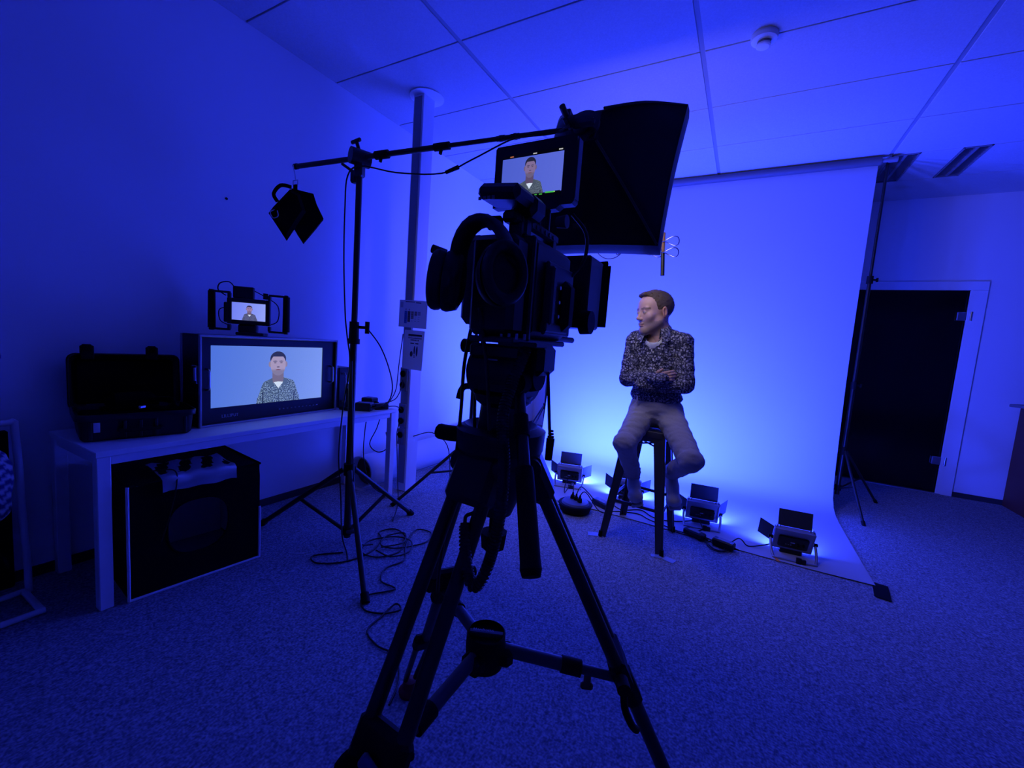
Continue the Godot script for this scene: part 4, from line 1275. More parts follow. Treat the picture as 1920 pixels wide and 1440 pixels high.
func build_light_stand():
	var c := V(-2.02, 0, -1.73)
	var t := thing("boom_light_stand", "black light stand holding the long boom arm in front of the table", "light stand", c)
	obj("column", rod(c + V(0, 0.03, 0), c + V(0, 1.29, 0), 0.0205, -1.0, c), M.black, t)
	obj("column", rod(c + V(0, 1.27, 0), c + V(0, 2.2, 0), 0.0175, -1.0, c), M.black, t)
	var cl := rod(c + V(0, 1.25, 0), c + V(0, 1.35, 0), 0.029, 0.027, c)
	cl.cyl(c + V(0, 1.22, 0), c + V(0, 1.25, 0), 0.035)
	cl.cyl(c + V(0.02, 1.32, -0.01), c + V(0.075, 1.32, -0.03), 0.009)
	cl.cyl(c + V(0.075, 1.285, -0.03), c + V(0.075, 1.355, -0.03), 0.013)
	obj("clamp_collar", cl, M.rubber, t)
	stand_legs(t, c, c, [V(-1.463, 0, -1.375), V(-1.987, 0, -2.265), V(-2.614, 0, -1.552)], 0.455, 0.075, 0.0155)
	# boom head
	var piv := V(-2.02, 2.27, -1.73)
	var bh := MB.new(c)
	bh.box(piv + V(0, -0.04, 0), V(0.05, 0.13, 0.05), Basis(Vector3.UP, 0.35), 0.008)
	bh.cyl(piv + V(-0.02, 0.0, 0.05), piv + V(0.02, 0.0, -0.05), 0.045)
	bh.cyl(piv + V(0, 0.02, 0), piv + V(-0.02, 0.085, 0.01), 0.01)
	bh.box(piv + V(-0.025, 0.09, 0.01), V(0.075, 0.02, 0.02), Basis(Vector3.BACK, 0.12), 0.006)
	bh.cyl(piv + V(-0.03, -0.08, 0.01), piv + V(-0.11, -0.03, 0.03), 0.008)
	bh.box(piv + V(-0.035, -0.1, 0.0), V(0.05, 0.07, 0.04), Basis.IDENTITY, 0.01)
	obj("boom_head", bh, M.black, t)
	# boom arm
	var hd := V(-0.772, 2.311, -1.926)
	var u := (hd - piv)
	var a := piv - u * 0.375
	var b := piv + u * 0.955
	var bo := thing("lighting_boom", "long black telescopic boom pole running from the sandbag to the softbox", "boom pole", piv)
	obj("tube", rod(a, piv + u * 0.42, 0.0145, -1.0, piv), M.black, bo)
	obj("tube", rod(piv + u * 0.4, b, 0.0115, -1.0, piv), M.black, bo)
	obj("end_cap", rod(a - u * 0.006, a + u * 0.012, 0.0165, -1.0, piv), M.rubber, bo)
	for s in [[0.085, 0.15, 0.023], [0.38, 0.45, 0.02]]:
		var k := rod(piv + u * s[0], piv + u * s[1], s[2], -1.0, piv)
		k.cyl(piv + u * ((s[0] + s[1]) / 2), piv + u * ((s[0] + s[1]) / 2) + V(0, -0.04, 0.01), 0.009)
		obj("locking_collar", k, M.rubber, bo)
	obj("mount_spigot", rod(b, hd + V(-0.045, 0.0, 0.035), 0.012, -1.0, piv), M.steel, bo)
	var wr := MB.new(piv)
	for k in 10:
		var p := piv + u * (0.66 + 0.012 * k)
		wr.cyl(p, p + u * 0.011, 0.0135 + 0.002 * sin(k * 1.3))
	obj("cable_wrap", wr, M.cable, bo)
	# lamp cable along the boom and down the stand
	var cb := cord([hd + V(-0.03, -0.02, 0.08), piv + u * 0.9 + V(0, -0.016, 0.014), piv + u * 0.8 + V(0, -0.014, 0.012), piv + u * 0.72 + V(0, -0.02, 0.012), piv + u * 0.56 + V(0, -0.09, 0.01), piv + u * 0.42 + V(0, -0.135, 0.0), piv + u * 0.2 + V(0, -0.105, 0.0), piv + u * 0.03 + V(0.0, -0.06, 0.03), piv + V(-0.06, -0.1, 0.03), c + V(-0.075, 2.0, 0.03), c + V(-0.07, 1.7, 0.03), c + V(-0.045, 1.4, 0.03), c + V(-0.035, 1.27, 0.02), c + V(0.005, 1.1, 0.027), c + V(-0.035, 0.85, 0.03), c + V(-0.055, 0.55, 0.035), c + V(-0.02, 0.3, 0.04), c + V(0.05, 0.09, 0.08), c + V(0.12, 0.006, 0.1), c + V(0.2, 0.006, 0.16)], 0.0042, piv)
	tag(obj("lamp_cable", cb, M.cable), "thin black cable hanging along the boom arm and down the light stand", "cable")
	var inl := rod(piv + u * 0.5 + V(0, -0.1155, 0.005), piv + u * 0.44 + V(0, -0.133, 0.0), 0.011, 0.009, piv + u * 0.47)
	tag(obj("inline_switch", inl, M.rubber), "inline switch on the cable hanging below the boom arm", "switch")
	# sandbag on the boom's end
	var e := a + V(0.0, -0.005, 0.0)
	var sb := thing("sandbag", "black saddle sandbag hanging on a hook from the boom's left end", "sandbag", e + V(0, -0.3, 0))
	var so := sb.position
	var hk := cord([e + V(0, 0.024, 0), e + V(0.002, 0.0, 0.016), e + V(0, -0.04, 0.004), e + V(0, -0.07, 0)], 0.0028, so)
	obj("hook", hk, M.steel, sb)
	obj("buckle", cord([e + V(-0.022, -0.1, 0), e + V(-0.022, -0.075, 0), e + V(0.022, -0.075, 0), e + V(0.022, -0.1, 0), e + V(-0.022, -0.1, 0)], 0.003, so, 6, 1), M.steel, sb)
	var lo := MB.new(so)
	lo.box(e + V(0, -0.118, 0), V(0.034, 0.04, 0.012), Basis.IDENTITY, 0.005)
	obj("hang_strap", lo, M.cloth_black, sb)
	# two filled wings, hanging side by side and turned to the room
	var bb := Basis(Vector3.UP, 0.95)
	var q := 0.0033
	for w in [[PackedVector2Array([Vector2(-8, -2), Vector2(28, -4), Vector2(34, -22), Vector2(46, -45), Vector2(30, -70), Vector2(13, -95), Vector2(4, -82), Vector2(-16, -50)]), -0.012], [PackedVector2Array([Vector2(-10, -6), Vector2(6, -12), Vector2(16, -40), Vector2(-2, -74), Vector2(-14, -97), Vector2(-28, -76), Vector2(-43, -54), Vector2(-36, -42)]), 0.03]]:
		var poly := PackedVector2Array()
		for p in w[0]: poly.push_back(p * q)
		var pm := MB.new(so)
		pm.prism(poly, Transform3D(bb, e + V(0.012, -0.125, 0) + bb * V(0, 0, w[1] - 0.025)), 0.05, 0.018)
		obj("weight_pouch", pm, M.cloth_black, sb)
	var ctr := e + V(0.0, -0.13, 0) + bb * V(0, 0, 0.04)
	obj("grab_strap", cord([ctr + bb * V(-0.02, 0.0, 0.0), ctr + bb * V(-0.075, -0.005, 0.01), ctr + bb * V(-0.11, -0.06, 0.012), ctr + bb * V(-0.09, -0.1, 0.01)], 0.011, so), M.cloth_black, sb)
	obj("ring", cord([ctr + bb * V(-0.1, -0.15, 0.02), ctr + bb * V(-0.125, -0.17, 0.025), ctr + bb * V(-0.11, -0.2, 0.025), ctr + bb * V(-0.085, -0.185, 0.025), ctr + bb * V(-0.09, -0.155, 0.025)], 0.003, so), M.steel, sb)

func build_mic():
	var c := V(-1.94, 0, -2.9)
	var t := thing("microphone_stand", "black tripod stand behind the camera carrying the microphone boom", "microphone stand", c)
	obj("column", rod(c + V(0, 0.06, 0), c + V(0, 1.22, 0), 0.0165, -1.0, c), M.black, t)
	obj("column", rod(c + V(0, 1.2, 0), c + V(0, 2.0, 0), 0.0135, -1.0, c), M.black, t)
	var k := rod(c + V(0, 1.16, 0), c + V(0, 1.25, 0), 0.025, -1.0, c)
	k.cyl(c + V(0.02, 1.2, 0), c + V(0.06, 1.2, 0), 0.009)
	obj("clamp_collar", k, M.rubber, t)
	stand_legs(t, c, c, [V(-2.2, 0, -2.3), V(-1.45, 0, -3.02), V(-2.3, 0, -3.42)], 0.44, 0.2, 0.0125)
	# boom with the shotgun microphone
	var piv := c + V(0, 2.0, 0)
	var tip := V(-0.53, 2.055, -2.86)
	var b := thing("microphone_boom", "thin black microphone boom reaching right below the softbox", "microphone boom", piv)
	obj("tube", rod(piv + (piv - tip) * 0.18, tip, 0.0085, -1.0, piv), M.black, b)
	obj("swivel", rod(piv + V(0, -0.03, 0.02), piv + V(0, -0.03, -0.02), 0.028, -1.0, piv), M.rubber, b)
	obj("tube_collar", rod(piv.lerp(tip, 0.72), piv.lerp(tip, 0.8), 0.013, -1.0, piv), M.rubber, b)
	obj("boom_cable", cord([piv.lerp(tip, 0.68) + V(0, -0.01, 0), piv.lerp(tip, 0.69) + V(0, -0.08, 0), piv.lerp(tip, 0.74) + V(0, -0.13, 0), piv.lerp(tip, 0.8) + V(0, -0.115, 0), piv.lerp(tip, 0.86) + V(0, -0.01, 0)], 0.003, piv), M.cable, b)
	obj("boom_cable", cord([piv.lerp(tip, 0.76) + V(0, 0.0, 0), piv.lerp(tip, 0.785) + V(0, -0.09, 0.01), piv.lerp(tip, 0.8) + V(0, -0.11, 0.01), piv.lerp(tip, 0.84) + V(0, -0.05, 0.01), piv.lerp(tip, 0.87) + V(0, 0.0, 0.01)], 0.003, piv), M.cable, b)
	obj("boom_cable", cord([piv.lerp(tip, 0.88) + V(0, 0.0, 0), piv.lerp(tip, 0.91) + V(0, -0.07, 0.01), piv.lerp(tip, 0.97) + V(0, -0.105, 0.01), tip + V(-0.02, -0.1, 0)], 0.003, piv), M.cable, b)
	var m := thing("shotgun_microphone", "slim black shotgun microphone pointing down at the man in a wire shock mount", "microphone", V(-0.515, 1.79, -2.86))
	var mo := m.position
	obj("barrel", rod(V(-0.515, 1.79, -2.86), V(-0.528, 1.94, -2.862), 0.0125, -1.0, mo), M.black, m)
	obj("handle", rod(V(-0.528, 1.94, -2.862), V(-0.535, 2.06, -2.863), 0.0115, -1.0, mo), M.brown, m)
	for yy in [0.145, 0.215]:
		var ctr := V(-0.525 - yy * 0.05, 1.79 + yy, -2.861)
		for s in [-1, 1]:
			var loop := []
			for j in 13:
				var a := TAU * j / 12.0
				loop.push_back(ctr + V(s * 0.05 + cos(a) * 0.05, 0.012 * sin(a * 2.0), 0.0) + V(0, sin(a) * 0.014, sin(a) * 0.03))
			obj("suspension_wire", cord(loop, 0.0038, mo), M.steel, m)
	var br := MB.new(mo)
	br.box(V(-0.61, 1.99, -2.86), V(0.014, 0.14, 0.02), Basis.IDENTITY, 0.003)
	br.box(V(-0.575, 1.93, -2.86), V(0.075, 0.012, 0.018), Basis.IDENTITY, 0.003)
	br.box(V(-0.575, 2.02, -2.86), V(0.075, 0.012, 0.018), Basis.IDENTITY, 0.003)
	br.cyl(V(-0.625, 1.935, -2.86), V(-0.6, 1.935, -2.86), 0.012)
	obj("mount_bracket", br, M.alu, m)

# ---------------------------------------------------------------- camera tripod and camera
const TX := -0.435
const TZ := -0.768
func build_tripod():
	var og := V(TX, 0, TZ)
	var t := thing("camera_tripod", "heavy black twin-tube video tripod with a spreader standing in the foreground", "tripod", og)
	var top := V(TX, 1.078, TZ)
	var feet := [V(0.104, 0, -1.031), V(-0.477, 0, -0.169), V(-0.932, 0, -1.104)]
	var hub := V(-0.442, 0.61, -0.778)
	# crown with bowl
	var cr := MB.new(og)
	cr.lathe([Vector2(0.0, 0.93), Vector2(0.035, 0.93), Vector2(0.05, 0.97), Vector2(0.075, 1.04), Vector2(0.092, 1.075), Vector2(0.095, 1.115), Vector2(0.078, 1.125), Vector2(0.06, 1.11), Vector2(0.0, 1.1)], V(TX, 0, TZ), Vector3.UP, 32)
	obj("bowl", cr, M.black, t)
	for k in 3:
		var f: Vector3 = feet[k]
		var d := f - V(TX, 0, TZ)
		var u := d.normalized()
		var w := V(-u.z, 0, u.x)
		var hip := top + u * 0.068 + V(0, -0.03, 0)
		var dir := (f + V(0, 0.02, 0) - hip).normalized()
		var len := hip.distance_to(f + V(0, 0.02, 0))
		var nrm := dir.cross(w).normalized()
		var bs := Basis(w, -dir, nrm)
		var sh := MB.new(og)
		sh.box(hip + u * 0.0 + dir * 0.03, V(0.105, 0.1, 0.05), bs, 0.012)
		sh.cyl(hip - w * 0.06, hip + w * 0.06, 0.022)
		obj("hip_joint", sh, M.black, t)
		for s in [-1, 1]:
			obj("upper_tube", rod(hip + w * s * 0.036 + dir * 0.05, hip + w * s * 0.04 + dir * (len * 0.43), 0.0142, -1.0, og), M.tripod, t)
		# lock casting at the end of the first stage
		var L0 := hip + dir * (len * 0.425)
		var lk := MB.new(og)
		lk.box(L0, V(0.118, 0.075, 0.036), bs, 0.012)
		lk.box(L0 + dir * 0.06, V(0.05, 0.09, 0.04), bs, 0.012)
		if k != 1: lk.cyl(L0 + w * 0.062 - dir * 0.01, L0 + w * 0.09 - dir * 0.01, 0.014)
		obj("leg_lock", lk, M.rubber, t)
		var lev := cord([L0 + w * 0.07 + nrm * 0.0, L0 + w * 0.095 + nrm * 0.012 + dir * 0.02, L0 + w * 0.1 + nrm * 0.012 + dir * 0.055, L0 + w * 0.092 + nrm * 0.008 + dir * 0.075], 0.0075, og, 8, 4)
		if k != 1: obj("lock_lever", lev, M.rubber, t)
		obj("middle_tube", rod(L0 + dir * 0.02, f + V(0, 0.02, 0) - dir * (len * 0.27), 0.0155, -1.0, og), M.tripod, t)
		var L1 := f + V(0, 0.02, 0) - dir * (len * 0.28)
		var l2 := bx(L1, V(0.075, 0.06, 0.034), 0.01, bs, og)
		obj("lower_lock", l2, M.rubber, t)
		for s in [-1, 1]:
			obj("lower_tube", rod(L1 + w * s * 0.022, f + V(0, 0.05, 0) + w * s * 0.018 - dir * 0.01, 0.0095, -1.0, og), M.tripod, t)
		var ft := MB.new(og)
		ft.lathe([Vector2(0.0, 0.0), Vector2(0.038, 0.0), Vector2(0.04, 0.012), Vector2(0.028, 0.026), Vector2(0.024, 0.05), Vector2(0.0, 0.055)], f, Vector3.UP, 18)
		var fo := obj("rubber_foot", ft, M.red if k == 2 else M.rubber, t)
		if k == 2: fo.set_meta("label", "reddish rubber foot")
		# spreader arm: joined to the leg at its lock
		var j := L0 + dir * 0.045 - u * 0.005
		var m1 := hub.lerp(j, 0.14)
		var m2 := hub.lerp(j, 0.62)
		obj("spreader_arm", rod(m1, m2, 0.0145, -1.0, og), M.anod, t)
		obj("spreader_arm", rod(m2, j, 0.0105, -1.0, og), M.anod, t)
		var ac := rod(m2 - (m2 - m1).normalized() * 0.02, m2 + (m2 - m1).normalized() * 0.025, 0.018, -1.0, og)
		obj("arm_collar", ac, M.rubber, t)
		var sk := rod(m2.lerp(j, 0.35), m2.lerp(j, 0.35) + V(0, -0.035, 0), 0.008, -1.0, og)
		sk.box(m2.lerp(j, 0.35) + V(0, -0.038, 0), V(0.028, 0.016, 0.012), Basis(Vector3.UP, 0.4), 0.004)
		obj("arm_screw", sk, M.brown if k == 0 else M.rubber, t)
		obj("arm_socket", bx(hub.lerp(j, 0.13) + V(0, -0.012, 0), V(0.05, 0.045, 0.05), 0.012, Basis(Vector3.UP, atan2(-(j - hub).z, (j - hub).x)), og), M.rubber, t)
	# cloth cover bunched around the lower end of the nearest leg
	var nf: Vector3 = feet[1]
	var nd := (nf - V(TX, 0, TZ)).normalized()
	var nh := top + nd * 0.068 + V(0, -0.03, 0)
	var na := nh.lerp(nf, 0.46)
	var ne := nh.lerp(nf, 0.7)
	var cf := Field.new(V(minf(na.x, ne.x), ne.y, minf(na.z, ne.z)) - V(0.12, 0.08, 0.1), V(maxf(na.x, ne.x), na.y, maxf(na.z, ne.z)) + V(0.12, 0.08, 0.1), 0.009)
	for q in [-0.035, 0.0, 0.035]:
		cf.caps(na + V(q, 0, 0), ne + V(q * 1.15, 0, 0), 0.034, 0.04, 0.02)
	var cn := FastNoiseLite.new()
	cn.seed = 6
	cn.frequency = 14.0
	cf.bend(func(p: Vector3) -> float: return 0.01 * cn.get_noise_3d(p.x, p.y, p.z), 0.03)
	var cvm := MB.new(og)
	cf.skin(cvm)
	obj("leg_cover", cvm, M.cloth_black, t)
	obj("spreader_label", bx(na + V(0.02, 0.03, 0.01), V(0.075, 0.03, 0.012), 0.004, Basis(Vector3.BACK, -0.5), og), M.bluegrey, t)
	# spreader hub with its lettered bar
	var hb := MB.new(og)
	hb.lathe([Vector2(0.0, -0.055), Vector2(0.03, -0.055), Vector2(0.042, -0.045), Vector2(0.045, 0.0), Vector2(0.044, 0.03), Vector2(0.041, 0.032), Vector2(0.039, 0.02), Vector2(0.0, 0.02)], hub, Vector3.UP, 32)
	obj("spreader_hub", hb, M.rubber, t)
	var bb := Basis(Vector3.UP, deg_to_rad(24))
	obj("hub_bar", bx(hub + V(0, 0.026, 0), V(0.078, 0.012, 0.013), 0.002, bb, og), M.anod, t)
	lettering("hub_lettering", "Manfrotto", 0.0105, M.ink, t, Transform3D(bb * Basis(Vector3.RIGHT, -PI / 2), hub - og + V(-0.008, 0.0325, 0.0005)))
	# side lever below the bowl
	var lv := cord([V(TX - 0.06, 1.098, TZ + 0.04), V(TX - 0.1, 1.096, TZ + 0.05), V(TX - 0.125, 1.096, TZ + 0.05)], 0.017, og, 10, 3)
	obj("levelling_lever", lv, M.rubber, t)
	var kn := MB.new(og)
	kn.cyl(V(TX, 0.93, TZ), V(TX, 0.885, TZ), 0.012)
	kn.cyl(V(TX, 0.885, TZ), V(TX, 0.85, TZ), 0.03, 0.026, 8)
	obj("bowl_knob", kn, M.rubber, t)

func build_fluid_head():
	var og := V(TX, 1.1, TZ)
	var t := thing("fluid_head", "black fluid video head with a pan handle between tripod and camera", "tripod head", og)
	var b := MB.new(og)
	b.lathe([Vector2(0.0, 1.09), Vector2(0.052, 1.09), Vector2(0.05, 1.13), Vector2(0.047, 1.165), Vector2(0.06, 1.175), Vector2(0.064, 1.19), Vector2(0.0, 1.195)], V(TX, 0, TZ), Vector3.UP, 28)
	obj("pan_base", b, M.black, t)
	var body := MB.new(og)
	body.cyl(V(TX - 0.062, 1.235, TZ), V(TX + 0.062, 1.235, TZ), 0.055, 0.055, 28)
	body.box(V(TX, 1.225, TZ), V(0.1, 0.09, 0.1), Basis.IDENTITY, 0.018)
	body.box(V(TX, 1.278, TZ - 0.01), V(0.12, 0.03, 0.13), Basis.IDENTITY, 0.006)
	obj("tilt_body", body, M.black, t)
	for s in [-1, 1]:
		var kb := rod(V(TX + s * 0.062, 1.235, TZ), V(TX + s * 0.08, 1.235, TZ), 0.034, 0.03, og, 20)
		obj("drag_dial", kb, M.rubber, t)
	var cbx := bx(V(TX + 0.078, 1.268, TZ - 0.01), V(0.035, 0.065, 0.075), 0.012, Basis.IDENTITY, og)
	obj("counterbalance_box", cbx, M.black, t)
	obj("tilt_lock", cord([V(TX - 0.065, 1.2, TZ + 0.02), V(TX - 0.085, 1.195, TZ + 0.03), V(TX - 0.09, 1.17, TZ + 0.035)], 0.007, og, 8, 3), M.rubber, t)
	obj("plate_knob", rod(V(TX - 0.062, 1.285, TZ + 0.02), V(TX - 0.095, 1.285, TZ + 0.02), 0.013, 0.015, og), M.rubber, t)
	obj("spirit_level", bx(V(TX - 0.0, 1.262, TZ + 0.056), V(0.024, 0.003, 0.004), 0.0, Basis.IDENTITY, og), M.ink, t)
	# rosette and pan handle towards us
	obj("handle_rosette", rod(V(TX + 0.055, 1.222, TZ + 0.03), V(TX + 0.055, 1.222, TZ + 0.055), 0.024, 0.022, og, 18), M.rubber, t)
	var a := V(-0.39, 1.222, -0.745)
	var e := V(-0.245, 0.944, -0.558)
	obj("pan_bar", rod(a, a.lerp(e, 0.55), 0.0115, -1.0, og), M.tripod, t)
	obj("bar_clamp", rod(a.lerp(e, 0.22), a.lerp(e, 0.34), 0.0145, -1.0, og), M.rubber, t)
	var g := MB.new(og)
	var L := a.distance_to(e)
	g.lathe([Vector2(0.012, L * 0.5), Vector2(0.0155, L * 0.51), Vector2(0.0165, L * 0.55), Vector2(0.0165, L * 0.93), Vector2(0.0175, L * 0.965), Vector2(0.0145, L * 0.995), Vector2(0.0, L)], a, (e - a).normalized(), 20)
	obj("handle_grip", g, M.rubber, t)

func build_camera_rig():
	var og := V(TX, 1.295, TZ)
	var t := thing("cinema_camera", "black cinema camera with monitor and matte box on the foreground tripod", "camera", og)
	var bp := MB.new(og)
	bp.box(V(-0.43, 1.302, -0.82), V(0.1, 0.012, 0.26), Basis.IDENTITY, 0.003)
	bp.box(V(-0.385, 1.296, -0.74), V(0.085, 0.01, 0.05), Basis.IDENTITY, 0.002)
	obj("dovetail_plate", bp, M.anod, t)
	for k in 4:
		obj("plate_slot", bx(V(-0.408 + 0.0165 * k, 1.31, -0.695), V(0.006, 0.011, 0.003), 0.001, Basis.IDENTITY, og), M.ink, t)
	var body := MB.new(og)
	body.box(V(-0.435, 1.41, -0.85), V(0.115, 0.2, 0.2), Basis.IDENTITY, 0.014)
	body.box(V(-0.505, 1.42, -0.79), V(0.05, 0.18, 0.15), Basis.IDENTITY, 0.014)
	obj("body", body, M.black, t)
	# rear battery plate and battery
	obj("battery", bx(V(-0.435, 1.405, -0.715), V(0.1, 0.19, 0.06), 0.012, Basis.IDENTITY, og), M.black, t)
	obj("battery_plate", bx(V(-0.435, 1.405, -0.75), V(0.118, 0.205, 0.014), 0.004, Basis.IDENTITY, og), M.black, t)
	# right side: cage plate and an angled accessory rail
	var sp := MB.new(og)
	sp.box(V(-0.372, 1.395, -0.87), V(0.01, 0.15, 0.14), Basis.IDENTITY, 0.003)
	sp.box(V(-0.368, 1.335, -0.85), V(0.016, 0.02, 0.12), Basis.IDENTITY, 0.003)
	sp.box(V(-0.364, 1.4, -0.81), V(0.018, 0.12, 0.02), Basis.IDENTITY, 0.004)
	obj("side_plate", sp, M.anod, t)
	obj("hand_grip", bx(V(-0.36, 1.385, -0.885), V(0.03, 0.11, 0.05), 0.014, Basis.IDENTITY, og), M.rubber, t)
	for k in 3:
		obj("side_screw", rod(V(-0.367, 1.36 + 0.03 * k, -0.84), V(-0.355, 1.36 + 0.03 * k, -0.84), 0.004, -1.0, og, 10), M.steel, t)
	# lens and rods
	var ln := MB.new(og)
	ln.lathe([Vector2(0.0, 0.0), Vector2(0.045, 0.0), Vector2(0.045, 0.03), Vector2(0.04, 0.035), Vector2(0.042, 0.07), Vector2(0.046, 0.075), Vector2(0.046, 0.12), Vector2(0.05, 0.13), Vector2(0.05, 0.16), Vector2(0.0, 0.16)], V(-0.435, 1.4, -0.94), Vector3.FORWARD, 28)
	obj("lens", ln, M.black, t)
	for s in [-1, 1]:
		obj("rod", rod(V(-0.435 + s * 0.03, 1.315, -0.72), V(-0.435 + s * 0.03, 1.315, -1.06), 0.0075, -1.0, og), M.anod, t)
	# matte box with side flag
	var mb := MB.new(og)
	for s in [-1, 1]:
		mb.box(V(-0.435 + s * 0.068, 1.44, -1.09), V(0.008, 0.18, 0.1), Basis.IDENTITY, 0.003)
		mb.box(V(-0.435, 1.44 + s * 0.088, -1.09), V(0.14, 0.008, 0.1), Basis.IDENTITY, 0.003)
	mb.box(V(-0.435, 1.44, -1.045), V(0.14, 0.18, 0.012), Basis.IDENTITY, 0.003)
	obj("matte_box", mb, M.black, t)
	var fl := MB.new(og)
	fl.box(V(-0.394, 1.445, -1.19), V(0.085, 0.172, 0.004), Basis(Vector3.UP, -0.25), 0.0015)
	fl.cyl(V(-0.425, 1.53, -1.16), V(-0.37, 1.54, -1.2), 0.008)
	obj("side_flag", fl, M.matte, t)
	for y in [1.375, 1.39, 1.5, 1.515]:
		obj("flag_rivet", rod(V(-0.365, y, -1.196), V(-0.365, y, -1.188), 0.004, -1.0, og, 8), M.alu, t)
	obj("follow_focus", rod(V(-0.36, 1.36, -1.0), V(-0.335, 1.36, -1.0), 0.03, 0.028, og, 22), M.rubber, t)
	# top handle with cheese plate
	var th := MB.new(og)
	th.box(V(-0.435, 1.513, -0.86), V(0.05, 0.014, 0.18), Basis.IDENTITY, 0.004)
	th.box(V(-0.435, 1.51, -0.775), V(0.03, 0.07, 0.024), Basis.IDENTITY, 0.004)
	th.box(V(-0.435, 1.51, -0.935), V(0.03, 0.07, 0.024), Basis.IDENTITY, 0.004)
	th.box(V(-0.437, 1.548, -0.85), V(0.034, 0.024, 0.22), Basis.IDENTITY, 0.006)
	obj("top_handle", th, M.black, t)
	for k in 8:
		obj("handle_hole", rod(V(-0.421, 1.548, -0.77 - 0.022 * k), V(-0.418, 1.548, -0.77 - 0.022 * k), 0.005, -1.0, og, 10), M.anod, t)
	# viewfinder pointing back
	var ev := MB.new(og)
	ev.box(V(-0.442, 1.583, -0.735), V(0.095, 0.03, 0.075), Basis(Vector3.BACK, -0.1), 0.01)
	ev.box(V(-0.42, 1.572, -0.79), V(0.06, 0.045, 0.06), Basis.IDENTITY, 0.012)
	obj("viewfinder", ev, M.black, t)
	obj("viewfinder_arm", bx(V(-0.43, 1.54, -0.79), V(0.03, 0.05, 0.03), 0.006, Basis.IDENTITY, og), M.black, t)
	for k in 4:
		obj("viewfinder_key", bx(V(-0.478 + 0.01 * k, 1.5695, -0.697), V(0.006, 0.006, 0.002), 0.0, Basis.IDENTITY, og), M.grey, t)
	obj("viewfinder_knob", rod(V(-0.48, 1.535, -0.74), V(-0.455, 1.535, -0.74), 0.014, 0.013, og), M.rubber, t)
	# on-board monitor
	var mz := -0.9
	var mo := MB.new(og)
	var pts := PackedVector2Array([Vector2(-0.578, 1.62), Vector2(-0.45, 1.62), Vector2(-0.44, 1.606), Vector2(-0.41, 1.606), Vector2(-0.4, 1.614), Vector2(-0.372, 1.614), Vector2(-0.367, 1.62), Vector2(-0.37, 1.757), Vector2(-0.375, 1.762), Vector2(-0.573, 1.762), Vector2(-0.578, 1.757)])
	mo.prism(pts, Transform3D(Basis.IDENTITY, V(0, 0, mz - 0.026)), 0.026, 0.0025)
	obj("monitor_housing", mo, M.black, t)
	var im := portrait(384, 216, Vector2(0.845, 0.33), 0.44, Color(0.3, 0.37, 0.8), Color(0.36, 0.42, 0.84), Color(0.5, 0.42, 0.58), Color(0.22, 0.26, 0.33), Color(0.4, 0.45, 0.5), Color(0.13, 0.13, 0.22))
	# status marks of the monitor's display: black bands with small white, orange and green figures
	im.fill_rect(Rect2i(0, 0, 384, 16), Color(0.005, 0.005, 0.01))
	im.fill_rect(Rect2i(0, 200, 384, 16), Color(0.005, 0.005, 0.01))
	for a in [[48, 5, 26, Color(0.85, 0.5, 0.35)], [196, 5, 24, Color(0.85, 0.85, 0.85)], [352, 4, 24, Color(0.85, 0.85, 0.85)], [190, 205, 12, Color(0.8, 0.8, 0.8)], [222, 203, 18, Color(0.3, 0.75, 0.3)], [250, 203, 22, Color(0.3, 0.75, 0.3)]]:
		for k in (a[2] / 4):
			im.fill_rect(Rect2i(a[0] + k * 4, a[1], 3, 6), a[3])
	im.fill_rect(Rect2i(286, 197, 60, 7), Color(0.25, 0.72, 0.28))
	im.fill_rect(Rect2i(346, 197, 30, 7), Color(0.02, 0.03, 0.03))
	im.fill_rect(Rect2i(340, 198, 5, 5), Color(0.75, 0.85, 0.4))
	var scr := panel(-0.557, -0.399, 1.637, 1.738, mz + 0.0006)
	for i in scr.v.size(): scr.v[i] -= og
	obj("monitor_screen", scr, screen_mat(im, 1.0), t)
	obj("monitor_arm", rod(V(-0.44, 1.55, -0.915), V(-0.44, 1.615, -0.915), 0.012, -1.0, og), M.black, t)
	var mk := rod(V(-0.41, 1.58, -0.915), V(-0.385, 1.58, -0.915), 0.012, 0.015, og)
	obj("arm_knob", mk, M.anod, t)
	obj("monitor_edge", bx(V(-0.367, 1.69, mz - 0.013), V(0.003, 0.13, 0.024), 0.001, Basis.IDENTITY, og), M.anod, t)
	# cables along the rig
	obj("video_cable", cord([V(-0.38, 1.6, -0.93), V(-0.35, 1.56, -0.95), V(-0.345, 1.5, -0.94), V(-0.37, 1.46, -0.93)], 0.0045, og), M.cable, t)
	obj("video_cable", cord([V(-0.42, 1.46, -0.74), V(-0.4, 1.42, -0.69), V(-0.395, 1.37, -0.7), V(-0.41, 1.34, -0.72)], 0.004, og), M.cable, t)

